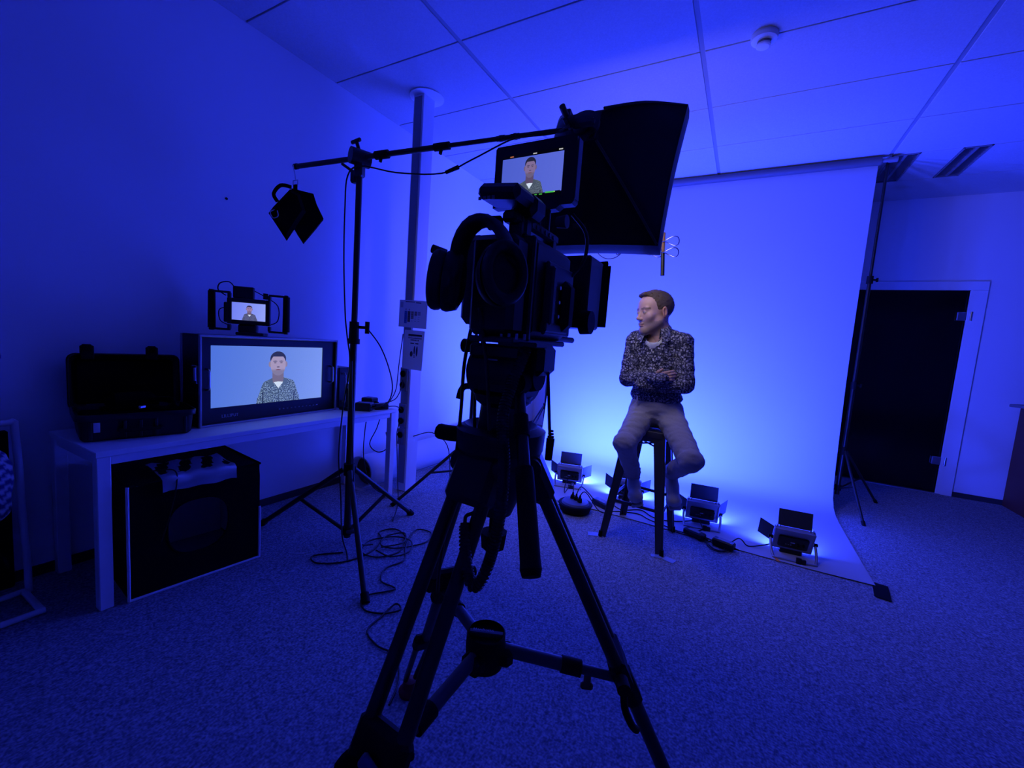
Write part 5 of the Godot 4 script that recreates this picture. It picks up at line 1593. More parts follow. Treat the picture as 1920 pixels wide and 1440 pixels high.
func build_headphones():
	var og := V(-0.44, 1.43, -0.63)
	var t := thing("headphones", "large black over-ear headphones hanging on the back of the camera", "headphones", og)
	var cup := func(ctr: Vector3, axis: Vector3, rx: float, ry: float):
		var z := axis.normalized()
		var x := V(0, 1, 0).cross(z).normalized()
		var y := z.cross(x)
		var prof := [[0.0, -0.03, 1], [0.6, -0.03, 1], [0.9, -0.022, 1], [1.0, -0.004, 1], [0.97, 0.004, 1]]
		var rows := []
		for q in prof:
			var row := []
			for k in 28:
				var a := TAU * k / 28.0
				row.push_back(ctr + x * cos(a) * rx * maxf(q[0], 0.02) + y * sin(a) * ry * maxf(q[0], 0.02) + z * q[1])
			rows.push_back(row)
		var m := MB.new(og)
		m.grid(rows, true)
		obj("ear_cup", m, M.black, t)
		rows = []
		for i in 13:
			var b := TAU * i / 12.0
			var row := []
			for k in 28:
				var a := TAU * k / 28.0
				var s := 0.8 + 0.2 * cos(b)
				row.push_back(ctr + x * cos(a) * rx * s + y * sin(a) * ry * s + z * (0.018 + 0.014 * sin(b)))
			rows.push_back(row)
		m = MB.new(og)
		m.grid(rows, true)
		obj("ear_cushion", m, M.leather, t)
		rows = []
		for f in [0.02, 0.62]:
			var row := []
			for k in 28:
				var a := TAU * k / 28.0
				row.push_back(ctr + x * cos(a) * rx * f + y * sin(a) * ry * f + z * 0.012)
			rows.push_back(row)
		m = MB.new(og)
		m.grid(rows, true)
		obj("driver_cloth", m, M.leather, t)
	var c1 := V(-0.383, 1.413, -0.635)
	var c2 := V(-0.492, 1.402, -0.63)
	cup.call(c1, V(0.82, 0.1, 0.55), 0.042, 0.056)
	cup.call(c2, V(-0.9, 0.08, 0.45), 0.04, 0.056)
	# padded band over the camera's rear handle
	var band := []
	for k in 13:
		var a := PI * k / 12.0
		band.push_back(V(-0.436 + cos(a) * 0.058, 1.43 + sin(a) * 0.082, -0.66 + 0.012 * sin(a)))
	var bm := MB.new(og)
	var rows := []
	for i in band.size():
		var p: Vector3 = band[i]
		var out := (p - V(-0.436, 1.43, -0.66)).normalized()
		var row := []
		for k in 10:
			var a := TAU * k / 10.0
			row.push_back(p + out * sin(a) * 0.011 + V(0, 0, 1) * cos(a) * 0.024)
		rows.push_back(row)
	bm.grid(rows, true)
	obj("headband", bm, M.leather, t)
	for s in [[c1, 0], [c2, 1]]:
		var p: Vector3 = s[0]
		var q: Vector3 = band[0] if s[1] == 0 else band[12]
		obj("yoke", cord([q, q.lerp(p, 0.4) + V(0.018 if s[1] == 0 else -0.018, 0.01, 0), p + V(0.004 if s[1] == 0 else -0.004, 0.03, -0.004), p + V(0, 0, -0.02)], 0.008, og), M.black, t)
	obj("swivel_screw", rod(c2 + V(-0.008, 0.05, 0.0), c2 + V(-0.032, 0.058, 0.01), 0.008, -1.0, og), M.black, t)

func build_rig_cables():
	# thick spiral-wrapped cable hanging in a loop
	var P := [V(-0.365, 1.289, -0.72), V(-0.378, 1.225, -0.7), V(-0.378, 1.16, -0.67), V(-0.356, 1.07, -0.649), V(-0.345, 0.982, -0.623), V(-0.353, 0.906, -0.61), V(-0.367, 0.868, -0.598), V(-0.384, 0.875, -0.601), V(-0.407, 0.916, -0.616), V(-0.423, 0.956, -0.634)]
	var t := thing("wrapped_cable", "thick spiral-wrapped black cable hanging in a loop from the camera", "cable", P[0])
	var og := t.position
	obj("core", cord(P, 0.0085, og, 8, 6), M.cable, t)
	# the spiral wrap: rings around the core
	var m := MB.new(og)
	var Q := []
	for i in P.size() - 1:
		var p0: Vector3 = P[maxi(i - 1, 0)]
		var p1: Vector3 = P[i]
		var p2: Vector3 = P[i + 1]
		var p3: Vector3 = P[mini(i + 2, P.size() - 1)]
		var n := maxi(2, int(p1.distance_to(p2) / 0.0058))
		for k in n:
			var s := float(k) / n
			Q.push_back(0.5 * (2.0 * p1 + (p2 - p0) * s + (2.0 * p0 - 5.0 * p1 + 4.0 * p2 - p3) * s * s + (3.0 * p1 - p0 - 3.0 * p2 + p3) * s * s * s))
	for i in Q.size() - 1:
		var d: Vector3 = Q[i + 1] - Q[i]
		m.cyl(Q[i], Q[i] + d * 0.62, 0.0112, 0.0108, 12)
	obj("spiral_wrap", m, M.black, t)
	var c2 := cord([V(-0.423, 0.956, -0.634), V(-0.425, 0.967, -0.64), V(-0.412, 0.976, -0.65), V(-0.405, 1.0, -0.665), V(-0.415, 1.1, -0.69), V(-0.44, 1.25, -0.7), V(-0.452, 1.36, -0.68)], 0.0035, og)
	obj("lead", c2, M.cable, t)
	# thin leads on the left of the head
	var l1 := cord([V(-0.478, 1.34, -0.7), V(-0.5, 1.25, -0.71), V(-0.505, 1.15, -0.715), V(-0.5, 1.05, -0.7), V(-0.508, 0.95, -0.7), V(-0.54, 0.8, -0.72), V(-0.55, 0.72, -0.73)], 0.0038, V(-0.5, 1.1, -0.71))
	tag(obj("thin_cable", l1, M.cable), "thin black cable running down the left of the tripod head", "cable")
	var l2 := cord([V(-0.46, 1.33, -0.72), V(-0.482, 1.22, -0.73), V(-0.482, 1.12, -0.735), V(-0.47, 1.06, -0.73)], 0.0036, V(-0.48, 1.2, -0.73))
	tag(obj("thin_cable", l2, M.cable), "short thin black cable close to the tripod bowl", "cable")
	# cable with a plug hanging on the right of the head
	var a := thing("hanging_plug", "cable with a ribbed plug dangling right of the pan handle", "cable", V(-0.35, 1.27, -0.79))
	var ao := a.position
	obj("lead", cord([V(-0.35, 1.27, -0.79), V(-0.342, 1.22, -0.785), V(-0.327, 1.13, -0.775), V(-0.322, 1.11, -0.772)], 0.0032, ao), M.cable, a)
	var pl := rod(V(-0.322, 1.112, -0.772), V(-0.323, 1.068, -0.772), 0.0085, 0.0075, ao, 12)
	for k in 4: pl.cyl(V(-0.322, 1.108 + 0.006 * k, -0.772), V(-0.322, 1.111 + 0.006 * k, -0.772), 0.0075 - 0.0008 * k)
	obj("plug", pl, M.rubber, a)

# ---------------------------------------------------------------- bar stool and the man on it
func taper(a: Vector3, b: Vector3, wa: float, ta: float, wb: float, tb: float, wdir: Vector3, og: Vector3) -> MB:
	# a four-sided bar that narrows from a to b
	var d := (b - a).normalized()
	var w := (wdir - d * wdir.dot(d)).normalized()
	var n := d.cross(w)
	var A := []
	var B := []
	for s in [[-1, -1], [1, -1], [1, 1], [-1, 1]]:
		A.push_back(a + w * s[0] * wa / 2 + n * s[1] * ta / 2)
		B.push_back(b + w * s[0] * wb / 2 + n * s[1] * tb / 2)
	var m := MB.new(og)
	var ctr := (a + b) / 2
	for k in 4:
		var j := (k + 1) % 4
		m.quad(A[k], A[j], B[j], B[k], ctr)
	m.quad(A[0], A[1], A[2], A[3], ctr)
	m.quad(B[0], B[1], B[2], B[3], ctr)
	return m

func build_stool():
	var c := V(-0.521, 0, -3.016)
	var t := thing("bar_stool", "dark metal bar stool with splayed legs under the seated man", "bar stool", c)
	var feet := [V(-0.322, 0, -2.768), V(-0.738, 0, -2.802), V(-0.711, 0, -3.281), V(-0.312, 0, -3.213)]
	var top := []
	for f in feet: top.push_back(c + (f - c) * 0.62 + V(0, 0.752, 0))
	# pressed seat with rolled edge
	var s := MB.new(c)
	var ring := func(k: float, y: float) -> Array:
		var r := []
		for i in 4:
			var p: Vector3 = c + (feet[i] - c) * 0.66 * k
			var q: Vector3 = c + (feet[(i + 1) % 4] - c) * 0.66 * k
			var o: Vector3 = c + (feet[(i + 3) % 4] - c) * 0.66 * k
			r.push_back(p.lerp(o, 0.12) + V(0, y, 0))
			r.push_back(p.lerp(c, 0.04) + V(0, y, 0))
			r.push_back(p.lerp(q, 0.12) + V(0, y, 0))
		return r
	s.grid([ring.call(0.06, 0.765), ring.call(0.12, 0.77), ring.call(0.8, 0.77), ring.call(0.95, 0.778), ring.call(1.0, 0.772), ring.call(1.0, 0.735), ring.call(0.985, 0.735), ring.call(0.97, 0.76), ring.call(0.1, 0.76), ring.call(0.06, 0.765)], true)
	obj("seat", s, M.stool, t)
	for i in 4:
		var j := (i + 1) % 4
		var wd: Vector3 = (feet[j] - feet[i]).normalized()
		var od: Vector3 = (feet[(i + 3) % 4] - feet[i]).normalized()
		# folded sheet leg: two flanges meeting at the corner
		var f: Vector3 = feet[i]
		var a: Vector3 = top[i]
		var lg := taper(a + wd * 0.032, f + wd * 0.018 + V(0, 0.006, 0), 0.07, 0.006, 0.042, 0.006, wd, c)
		var l2 := taper(a + od * 0.032, f + od * 0.018 + V(0, 0.006, 0), 0.07, 0.006, 0.042, 0.006, od, c)
		for q in l2.v.size():
			lg.v.push_back(l2.v[q]); lg.n.push_back(l2.n[q]); lg.u.push_back(l2.u[q]); lg.c.push_back(l2.c[q])
		lg.cyl(a, f + V(0, 0.012, 0), 0.008, 0.007, 10)
		obj("leg", lg, M.stool, t)
		obj("rubber_tip", rod(f + V(0.004, 0, 0.004) * 0.0, f + V(0, 0.04, 0) + (a - f).normalized() * V(1, 0, 1) * 0.02, 0.014, 0.013, c, 10), M.rubber, t)
		# apron under the seat and foot rail lower down
		var ap := taper((top[i] + V(0, -0.025, 0)), (top[j] + V(0, -0.025, 0)), 0.045, 0.005, 0.045, 0.005, Vector3.UP, c)
		obj("apron", ap, M.stool, t)
		var h := 0.27
		var pa := f.lerp(a, h / 0.752)
		var pb: Vector3 = feet[j].lerp(top[j], h / 0.752)
		obj("foot_rail", taper(pa, pb, 0.02, 0.008, 0.02, 0.008, Vector3.UP, c), M.stool, t)
	for k in 2:
		obj("cross_brace", rod(feet[k].lerp(top[k], 0.88), feet[k + 2].lerp(top[k + 2], 0.88) + V(0, 0.006 * k, 0), 0.006, -1.0, c, 8), M.stool, t)
	# pieces of pale tape on the carpet at two of the feet
	var k2 := 0
	for a in [[V(-0.315, 0, -2.745), "pale blue tape on the carpet at the stool's front right foot"], [V(-0.775, 0, -2.8), "pale blue tape on the carpet at the stool's left foot"]]:
		var p: Vector3 = a[0]
		var m := MB.new(p)
		if k2 == 0:
			m.box(p + V(-0.035, 0.0025, 0.0), V(0.06, 0.003, 0.035), Basis(Vector3.UP, 0.2))
			m.box(p + V(0.045, 0.0025, -0.0), V(0.07, 0.003, 0.055), Basis(Vector3.UP, -0.3))
			var g := obj("floor_tape", bx(p + V(-0.035, 0.002, 0.0), V(0.065, 0.002, 0.035), 0.0, Basis(Vector3.UP, 0.2), p), M.tape_blue)
			tag(g, "smaller pale blue tape piece left of the stool's front foot", "tape")
			m = bx(p + V(0.045, 0.002, 0.0), V(0.07, 0.002, 0.055), 0.0, Basis(Vector3.UP, -0.3), p)
		else:
			m = bx(p + V(-0.01, 0.002, 0.0), V(0.075, 0.002, 0.06), 0.0, Basis(Vector3.UP, 0.35), p)
		tag(obj("floor_tape", m, M.tape_blue), a[1], "tape")
		k2 += 1

func cloth_prints():
	# small pale leaves on navy
	var n := 256
	var nz := FastNoiseLite.new()
	nz.seed = 21
	nz.noise_type = FastNoiseLite.TYPE_CELLULAR
	nz.cellular_return_type = FastNoiseLite.RETURN_DISTANCE2_SUB
	nz.frequency = 0.1
	var n2 := FastNoiseLite.new()
	n2.seed = 4
	n2.frequency = 0.09
	var im := Image.create(n, n, true, Image.FORMAT_RGB8)
	for y in n:
		for x in n:
			var a := nz.get_noise_2d(x, y)
			var b := n2.get_noise_2d(x, y)
			var k := smoothstep(-0.84, -0.62, a) * smoothstep(-0.3, 0.05, b)
			im.set_pixel(x, y, Color(0.14, 0.145, 0.24).lerp(Color(0.82, 0.81, 0.84), k))
	im.generate_mipmaps()
	M.shirt = tri_tex(mat(Color(1, 1, 1), 0.9, 0.0, 0.2), ImageTexture.create_from_image(im), 0.46)
	M.trousers = tri_tex(mat(Color(1, 1, 1), 0.92, 0.0, 0.2), speckle(128, Color(0.64, 0.62, 0.6), Color(0.74, 0.72, 0.7), 31, 1, 1.2), 0.12)
	M.shoe = mat(Color(0.75, 0.73, 0.7), 0.8)
	M.sole = mat(Color(0.72, 0.71, 0.69), 0.7)
	M.undershirt = mat(Color(0.88, 0.89, 0.9), 0.9)
	M.hair = mat(Color(0.33, 0.27, 0.22), 0.8)
	M.skin = mat(Color(1, 1, 1), 0.5, 0.0, 0.4)
	M.skin.vertex_color_use_as_albedo = true
	M.skin.subsurf_scatter_enabled = true
	M.skin.subsurf_scatter_strength = 0.08
	pass

func moved(src: MB, dst: MB, x: Transform3D):
	# copy a finished surface into another one, turned and shifted
	var nb := x.basis.orthonormalized()
	for i in src.v.size():
		dst.v.push_back(x * src.v[i] - dst.o)
		dst.n.push_back(nb * src.n[i])
		dst.u.push_back(src.u[i])
		dst.c.push_back(src.c[i])

const SKIN := Color(0.6, 0.37, 0.29)
func face_color(p: Vector3, n: Vector3) -> Color:
	var c := SKIN
	var h := Color(0.09, 0.062, 0.045)
	# eyes: white, iris
	for s in [-1, 1]:
		var e := V(s * 0.032, 0.0, 0.09)
		var d := p - e
		if absf(d.x) < 0.014 and absf(d.y) < 0.004 and p.z > 0.076:
			c = Color(0.4, 0.33, 0.3)
			if absf(d.x + 0.004) < 0.006 or d.y > 0.002: c = Color(0.06, 0.06, 0.07)
		# brows
		if absf(p.x - s * 0.034) < 0.024 and absf(p.y - 0.021 + 0.1 * absf(absf(p.x) - 0.034)) < 0.0055 and p.z > 0.06: c = c.lerp(h, 0.7)
		# ears are a little redder
		if absf(p.x) > 0.077 and p.z < 0.03: c = Color(0.62, 0.3, 0.22)
	# lips
	if absf(p.x) < 0.024 - absf(p.y + 0.066) and absf(p.y + 0.066) < 0.009 and p.z > 0.075: c = Color(0.52, 0.29, 0.24)
	# short beard: chin, jaw, upper lip
	var beard := 0.0
	var line := -0.052 + 0.35 * maxf(0.0, 0.03 - p.z) * 0.6
	if p.y < line and p.z > -0.02 and p.y > -0.13 and absf(p.x) < 0.075: beard = 0.55
	if absf(p.x) < 0.03 and p.y > -0.06 and p.y < -0.044 and p.z > 0.08: beard = 0.5
	if absf(p.x) < 0.022 and absf(p.y + 0.066) < 0.007: beard = 0.0
	if beard > 0.0: c = c.lerp(Color(0.2, 0.17, 0.155), beard * (0.8 + 0.4 * absf(sin(p.x * 900.0) * sin(p.y * 800.0))))
	return c

func skin_color(p: Vector3, n: Vector3) -> Color:
	return SKIN

func build_man():
	cloth_prints()
	var og := V(-0.5, 0.775, -3.0)
	var t := thing("person", "man in a dark patterned shirt and beige trousers sitting with crossed arms, looking left", "person", og)
	var hips := [V(-0.572, 0.885, -3.03), V(-0.412, 0.885, -3.03)]
	var knees := [V(-0.605, 0.705, -2.68), V(-0.205, 0.675, -2.665)]
	var ankles := [V(-0.585, 0.45, -2.93), V(-0.345, 0.5, -2.99)]
	var sho := [V(-0.682, 1.365, -3.03), V(-0.362, 1.372, -3.03)]
	var elb := [V(-0.692, 1.105, -2.95), V(-0.312, 1.1, -2.94)]
	var wri := [V(-0.44, 1.13, -2.835), V(-0.585, 1.075, -2.87)]
	var neck := V(-0.54, 1.44, -3.03)
	# --- head, in its own axes: +z is where the face looks
	var f := Field.new(V(-0.1, -0.21, -0.13), V(0.1, 0.135, 0.14), 0.0036)
	f.ell(V(0, 0.034, -0.012), V(0.074, 0.08, 0.096), 0.02)
	f.ell(V(0, -0.03, 0.03), V(0.06, 0.082, 0.06), 0.03)
	f.ell(V(0, 0.042, 0.045), V(0.058, 0.045, 0.042), 0.02)
	for s in [-1, 1]:
		f.caps(V(s * 0.05, -0.055, 0.008), V(s * 0.012, -0.1, 0.064), 0.02, 0.018, 0.03)
		f.ell(V(s * 0.043, -0.022, 0.06), V(0.024, 0.024, 0.02), 0.02)
	f.ell(V(0, -0.1, 0.07), V(0.026, 0.018, 0.02), 0.02)
	f.caps(V(-0.042, 0.017, 0.074), V(0.042, 0.017, 0.074), 0.0105, 0.0105, 0.014)
	for s in [-1, 1]:
		f.ell(V(s * 0.032, -0.001, 0.094), V(0.018, 0.0095, 0.011), 0.008, true)
		f.ell(V(s * 0.032, -0.001, 0.078), V(0.0125, 0.0115, 0.0125), 0.004)
	f.caps(V(0, 0.01, 0.083), V(0, -0.03, 0.1015), 0.0075, 0.0095, 0.01)
	f.ell(V(0, -0.032, 0.1035), V(0.011, 0.0095, 0.0105), 0.008)
	for s in [-1, 1]:
		f.ell(V(s * 0.011, -0.036, 0.094), V(0.0075, 0.0068, 0.0095), 0.006)
	f.ell(V(0, -0.061, 0.088), V(0.024, 0.0055, 0.009), 0.006)
	f.ell(V(0, -0.0715, 0.086), V(0.02, 0.0055, 0.009), 0.006)
	f.caps(V(-0.02, -0.0665, 0.098), V(0.02, -0.0665, 0.098), 0.0022, 0.0022, 0.004, true)
	for s in [-1, 1]:
		f.ell(V(s * 0.079, -0.006, -0.012), V(0.0085, 0.032, 0.019), 0.006, false, Basis(Vector3.UP, s * 0.35))
		f.ell(V(s * 0.088, -0.002, -0.008), V(0.007, 0.018, 0.01), 0.004, true)
	f.caps(V(0, -0.06, -0.022), V(0.012, -0.2, -0.045), 0.053, 0.055, 0.03)
	var hm := MB.new()
	f.skin(hm, face_color)
	var face_turn := Basis(Vector3.UP, deg_to_rad(-47)) * Basis(Vector3.RIGHT, 0.1) * Basis(Vector3.BACK, 0.03)
	var hx := Transform3D(face_turn.scaled(V(1.22, 1.22, 1.22)), V(-0.562, 1.568, -2.99))
	var body := MB.new(og)
	body.colored = true
	moved(hm, body, hx)
	# --- rest of the body under the clothes, one surface
	var bf := Field.new(V(-0.78, 0.36, -3.2), V(-0.1, 1.52, -2.58), 0.0145)
	bf.ell(V(-0.52, 1.27, -3.035), V(0.145, 0.15, 0.085), 0.04)
	bf.ell(V(-0.5, 1.03, -3.03), V(0.135, 0.16, 0.085), 0.06)
	bf.caps(sho[0], sho[1], 0.04, 0.04, 0.04)
	bf.caps(neck + V(0, -0.05, 0), V(-0.548, 1.5, -3.015), 0.055, 0.056, 0.03)
	for k in 2:
		bf.caps(sho[k], elb[k], 0.042, 0.034, 0.02)
		bf.caps(elb[k], wri[k], 0.034, 0.026, 0.02)
		bf.caps(hips[k], knees[k], 0.065, 0.048, 0.03)
		bf.caps(knees[k], ankles[k], 0.046, 0.034, 0.02)
	bf.skin(body, skin_color)
	# --- hands: the upper one lies over the other arm, the lower one is tucked in
	var hand := func(w: Vector3, d: Vector3, up: Vector3, curl: Vector3):
		var hf := Field.new(w - V(0.1, 0.1, 0.1), w + V(0.16, 0.12, 0.12) if d.x > 0.0 else w + V(0.1, 0.1, 0.1), 0.0042)
		if d.x < 0.0: hf = Field.new(w - V(0.17, 0.11, 0.12), w + V(0.09, 0.1, 0.1), 0.0042)
		hf.caps(w - d * 0.03, w + d * 0.02, 0.026, 0.024, 0.01)
		for k in 4:
			hf.caps(w + d * 0.015 + up * (0.021 - 0.014 * k), w + d * 0.07 + up * (0.025 - 0.0165 * k), 0.013, 0.012, 0.012)
			var l: float = [0.028, 0.032, 0.03, 0.024][k]
			var a: Vector3 = w + d * 0.072 + up * (0.027 - 0.0175 * k)
			var b: Vector3 = a + d * l + curl * 0.006
			var c: Vector3 = b + (d * 0.6 + curl * 0.8).normalized() * l * 0.8
			var e: Vector3 = c + (d * 0.2 + curl).normalized() * l * 0.65
			hf.caps(a, b, 0.0098, 0.0092, 0.004)
			hf.caps(b, c, 0.0092, 0.0085, 0.003)
			hf.caps(c, e, 0.0085, 0.0072, 0.003)
		hf.caps(w + d * 0.012 + up * 0.018, w + d * 0.035 + up * 0.042 - curl * 0.008, 0.0135, 0.0115, 0.01)
		hf.caps(w + d * 0.035 + up * 0.042 - curl * 0.008, w + d * 0.062 + up * 0.052 - curl * 0.004, 0.0105, 0.0085, 0.003)
		hf.skin(body, skin_color)
	hand.call(wri[0] + V(-0.055, -0.006, -0.03), V(0.93, 0.3, 0.05).normalized(), V(-0.3, 0.95, 0.05).normalized(), V(0.15, 0.0, -1.0))
	hand.call(wri[1] + V(0.03, 0.0, -0.03), V(-0.75, 0.1, -0.6).normalized(), V(0.1, 0.95, 0.1).normalized(), V(-0.2, -0.1, -0.9).normalized())
	obj("body", body, M.skin, t)
	# --- hair: short, swept up at the front
	var h := Field.new(V(-0.1, -0.07, -0.13), V(0.1, 0.15, 0.12), 0.0036)
	h.ell(V(0, 0.037, -0.013), V(0.0765, 0.0845, 0.0985), 0.01)
	h.ell(V(0, 0.088, 0.018), V(0.046, 0.03, 0.058), 0.02)
	h.caps(V(-0.03, 0.094, 0.068), V(0.02, 0.097, 0.07), 0.012, 0.014, 0.016)
	h.ell(V(0, 0.004, 0.088), V(0.105, 0.09, 0.079), 0.006, true)
	h.ell(V(0, -0.075, 0.02), V(0.12, 0.075, 0.09), 0.01, true)
	h.ell(V(0, -0.1, -0.1), V(0.12, 0.07, 0.09), 0.01, true)
	for s in [-1, 1]: h.ell(V(s * 0.085, -0.008, -0.01), V(0.02, 0.037, 0.024), 0.004, true)
	var hn := FastNoiseLite.new()
	hn.seed = 9
	hn.frequency = 60.0
	h.bend(func(p: Vector3) -> float: return 0.0035 * hn.get_noise_3d(p.x * 1.6, p.y * 0.9, p.z * 0.5) , 0.012)
	var hmm := MB.new()
	h.skin(hmm)
	var hair := MB.new(og)
	moved(hmm, hair, hx)
	obj("hair", hair, M.hair, t)
	# --- undershirt in the open collar
	var uf := Field.new(V(-0.68, 1.28, -3.12), V(-0.42, 1.5, -2.88), 0.008)
	uf.ell(V(-0.538, 1.37, -3.015), V(0.09, 0.085, 0.085), 0.01)
	uf.caps(V(-0.542, 1.4, -2.99), V(-0.555, 1.58, -2.965), 0.064, 0.072, 0.01, true)
	var um := MB.new(og)
	uf.skin(um)
	obj("undershirt", um, M.undershirt, t)
	# --- shirt
	var sf := Field.new(V(-0.82, 0.9, -3.22), V(-0.2, 1.52, -2.74), 0.0088)
	sf.ell(V(-0.522, 1.275, -3.04), V(0.172, 0.165, 0.112), 0.05)
	sf.ell(V(-0.508, 1.1, -3.03), V(0.164, 0.16, 0.118), 0.05)
	sf.ell(V(-0.502, 1.0, -3.025), V(0.172, 0.075, 0.13), 0.04)
	sf.caps(sho[0] + V(0.02, 0.01, 0), sho[1] + V(-0.02, 0.01, 0), 0.058, 0.058, 0.05)
	for k in 2:
		sf.caps(neck + V(0, -0.02, -0.005), sho[k] + V(0, 0.012, 0), 0.058, 0.05, 0.04)
		sf.caps(sho[k], elb[k], 0.064, 0.056, 0.02)
		sf.caps(elb[k], wri[k], 0.055, 0.041, 0.012)
	sf.caps(V(-0.545, 1.38, -3.0), V(-0.56, 1.6, -2.97), 0.062, 0.075, 0.012, true)
	sf.ell(V(-0.548, 1.375, -2.925), V(0.032, 0.055, 0.05), 0.01, true)
	sf.ell(V(-0.5, 0.9, -3.03), V(0.25, 0.06, 0.25), 0.006, true)
	var wn := FastNoiseLite.new()
	wn.seed = 12
	wn.frequency = 9.0
	sf.bend(func(p: Vector3) -> float: return 0.0095 * wn.get_noise_3d(p.x * 0.8 + p.y * 0.7, p.y * 1.5, p.z), 0.03)
	var sm := MB.new(og)
	sf.skin(sm)
	obj("shirt", sm, M.shirt, t)
	# collar: a standing band folded over, open at the front
	var rows := []
	for i in 5:
		var row := []
		for j in 25:
			var a := lerpf(-2.62, 2.62, j / 24.0)          # 0 = nape
			var point := pow(absf(a) / 2.62, 6.0)
			var r: float = [0.068, 0.074, 0.08, 0.1, 0.12][i] + 0.016 * point * i / 4.0
			var y: float = [1.44, 1.492, 1.508, 1.488, 1.436][i] - 0.05 * smoothstep(0.6, 2.6, absf(a)) - (0.03 * point if i > 2 else 0.0)
			row.push_back(V(-0.545, 0, -3.005) + V(sin(a) * r, y, -cos(a) * r * 0.95))
		rows.push_back(row)
	var cm := MB.new(og)
	cm.grid(rows)
	obj("collar", cm, M.shirt, t)
	for k in 4:
		var bp := V(-0.535 + 0.008 * k, 1.3 - 0.055 * k, -2.93 + 0.004 * k)
		obj("shirt_button", rod(bp + V(0, 0, -0.004), bp + V(0, 0, 0.004), 0.005, -1.0, og, 10), M.sheet, t)
	# cuffs
	for k in 2:
		var d: Vector3 = (wri[k] - elb[k]).normalized()
		obj("cuff", rod(wri[k] - d * 0.035, wri[k] + d * 0.02, 0.039, 0.037, og, 18), M.shirt, t)
	# --- trousers
	var tf := Field.new(V(-0.74, 0.36, -3.22), V(-0.09, 1.03, -2.56), 0.0098)
	tf.ell(V(-0.497, 0.93, -3.03), V(0.172, 0.095, 0.13), 0.03)
	tf.ell(V(-0.495, 0.87, -3.05), V(0.18, 0.095, 0.13), 0.04)
	for k in 2:
		tf.caps(hips[k], knees[k], 0.094, 0.068, 0.03)
		tf.caps(knees[k], ankles[k], 0.066, 0.054, 0.016)
		tf.ell(knees[k] + V(0, 0.008, 0.016), V(0.066, 0.062, 0.062), 0.02)
	tf.ell(V(-0.5, 1.04, -3.03), V(0.3, 0.06, 0.3), 0.004, true)
	var tn := FastNoiseLite.new()
	tn.seed = 17
	tn.frequency = 11.0
	tf.bend(func(p: Vector3) -> float: return 0.0085 * tn.get_noise_3d(p.x * 0.6, p.y * 1.6 - p.z * 0.6, p.z * 1.3) - 0.0035 * pow(maxf(0.0, sin((p.y * 1.2 + absf(p.x + 0.5) * 0.5 + p.z * 0.3) * 120.0)), 3.0) * smoothstep(0.1, 0.0, absf(p.z + 2.93)), 0.03)
	var tm := MB.new(og)
	tf.skin(tm)
	obj("trousers", tm, M.trousers, t)
	obj("belt_loop", bx(V(-0.6, 0.972, -2.9), V(0.012, 0.05, 0.006), 0.001, Basis(Vector3.UP, -0.5), og), M.trousers, t)
	# --- shoes, toes on the foot rail
	var shoes := [[V(-0.59, 0.42, -2.955), V(-0.532, 0.325, -2.825), "shoe"], [V(-0.345, 0.465, -3.005), V(-0.302, 0.325, -2.925), "shoe"]]
	for q in shoes:
		var a: Vector3 = q[0]
		var b: Vector3 = q[1]
		var sf2 := Field.new(V(minf(a.x, b.x), b.y, minf(a.z, b.z)) - V(0.09, 0.07, 0.1), V(maxf(a.x, b.x), a.y, maxf(a.z, b.z)) + V(0.09, 0.08, 0.1), 0.006)
		sf2.caps(a + V(0, 0.005, -0.004), a.lerp(b, 0.5), 0.04, 0.039, 0.02)
		sf2.caps(a + V(0, 0.0, 0), a + V(0, 0.055, 0.0), 0.036, 0.04, 0.02)
		sf2.caps(a.lerp(b, 0.4), b, 0.042, 0.036, 0.02)
		sf2.ell(b + V(0, 0.004, 0.0), V(0.05, 0.036, 0.046), 0.02)
		var q2 := MB.new(og)
		sf2.skin(q2)
		var so := obj("shoe", q2, M.shoe, t)
		# sole along the back-lower side
		var d := (b - a).normalized()
		var under := (V(0, -0.4, -1) - d * V(0, -0.4, -1).dot(d)).normalized()
		var side := d.cross(under)
		obj("sole", bx(a.lerp(b, 0.5) + under * 0.036 + d * 0.012, V(0.08, a.distance_to(b) + 0.085, 0.016), 0.007, Basis(side, d, under), og), M.sole, so)

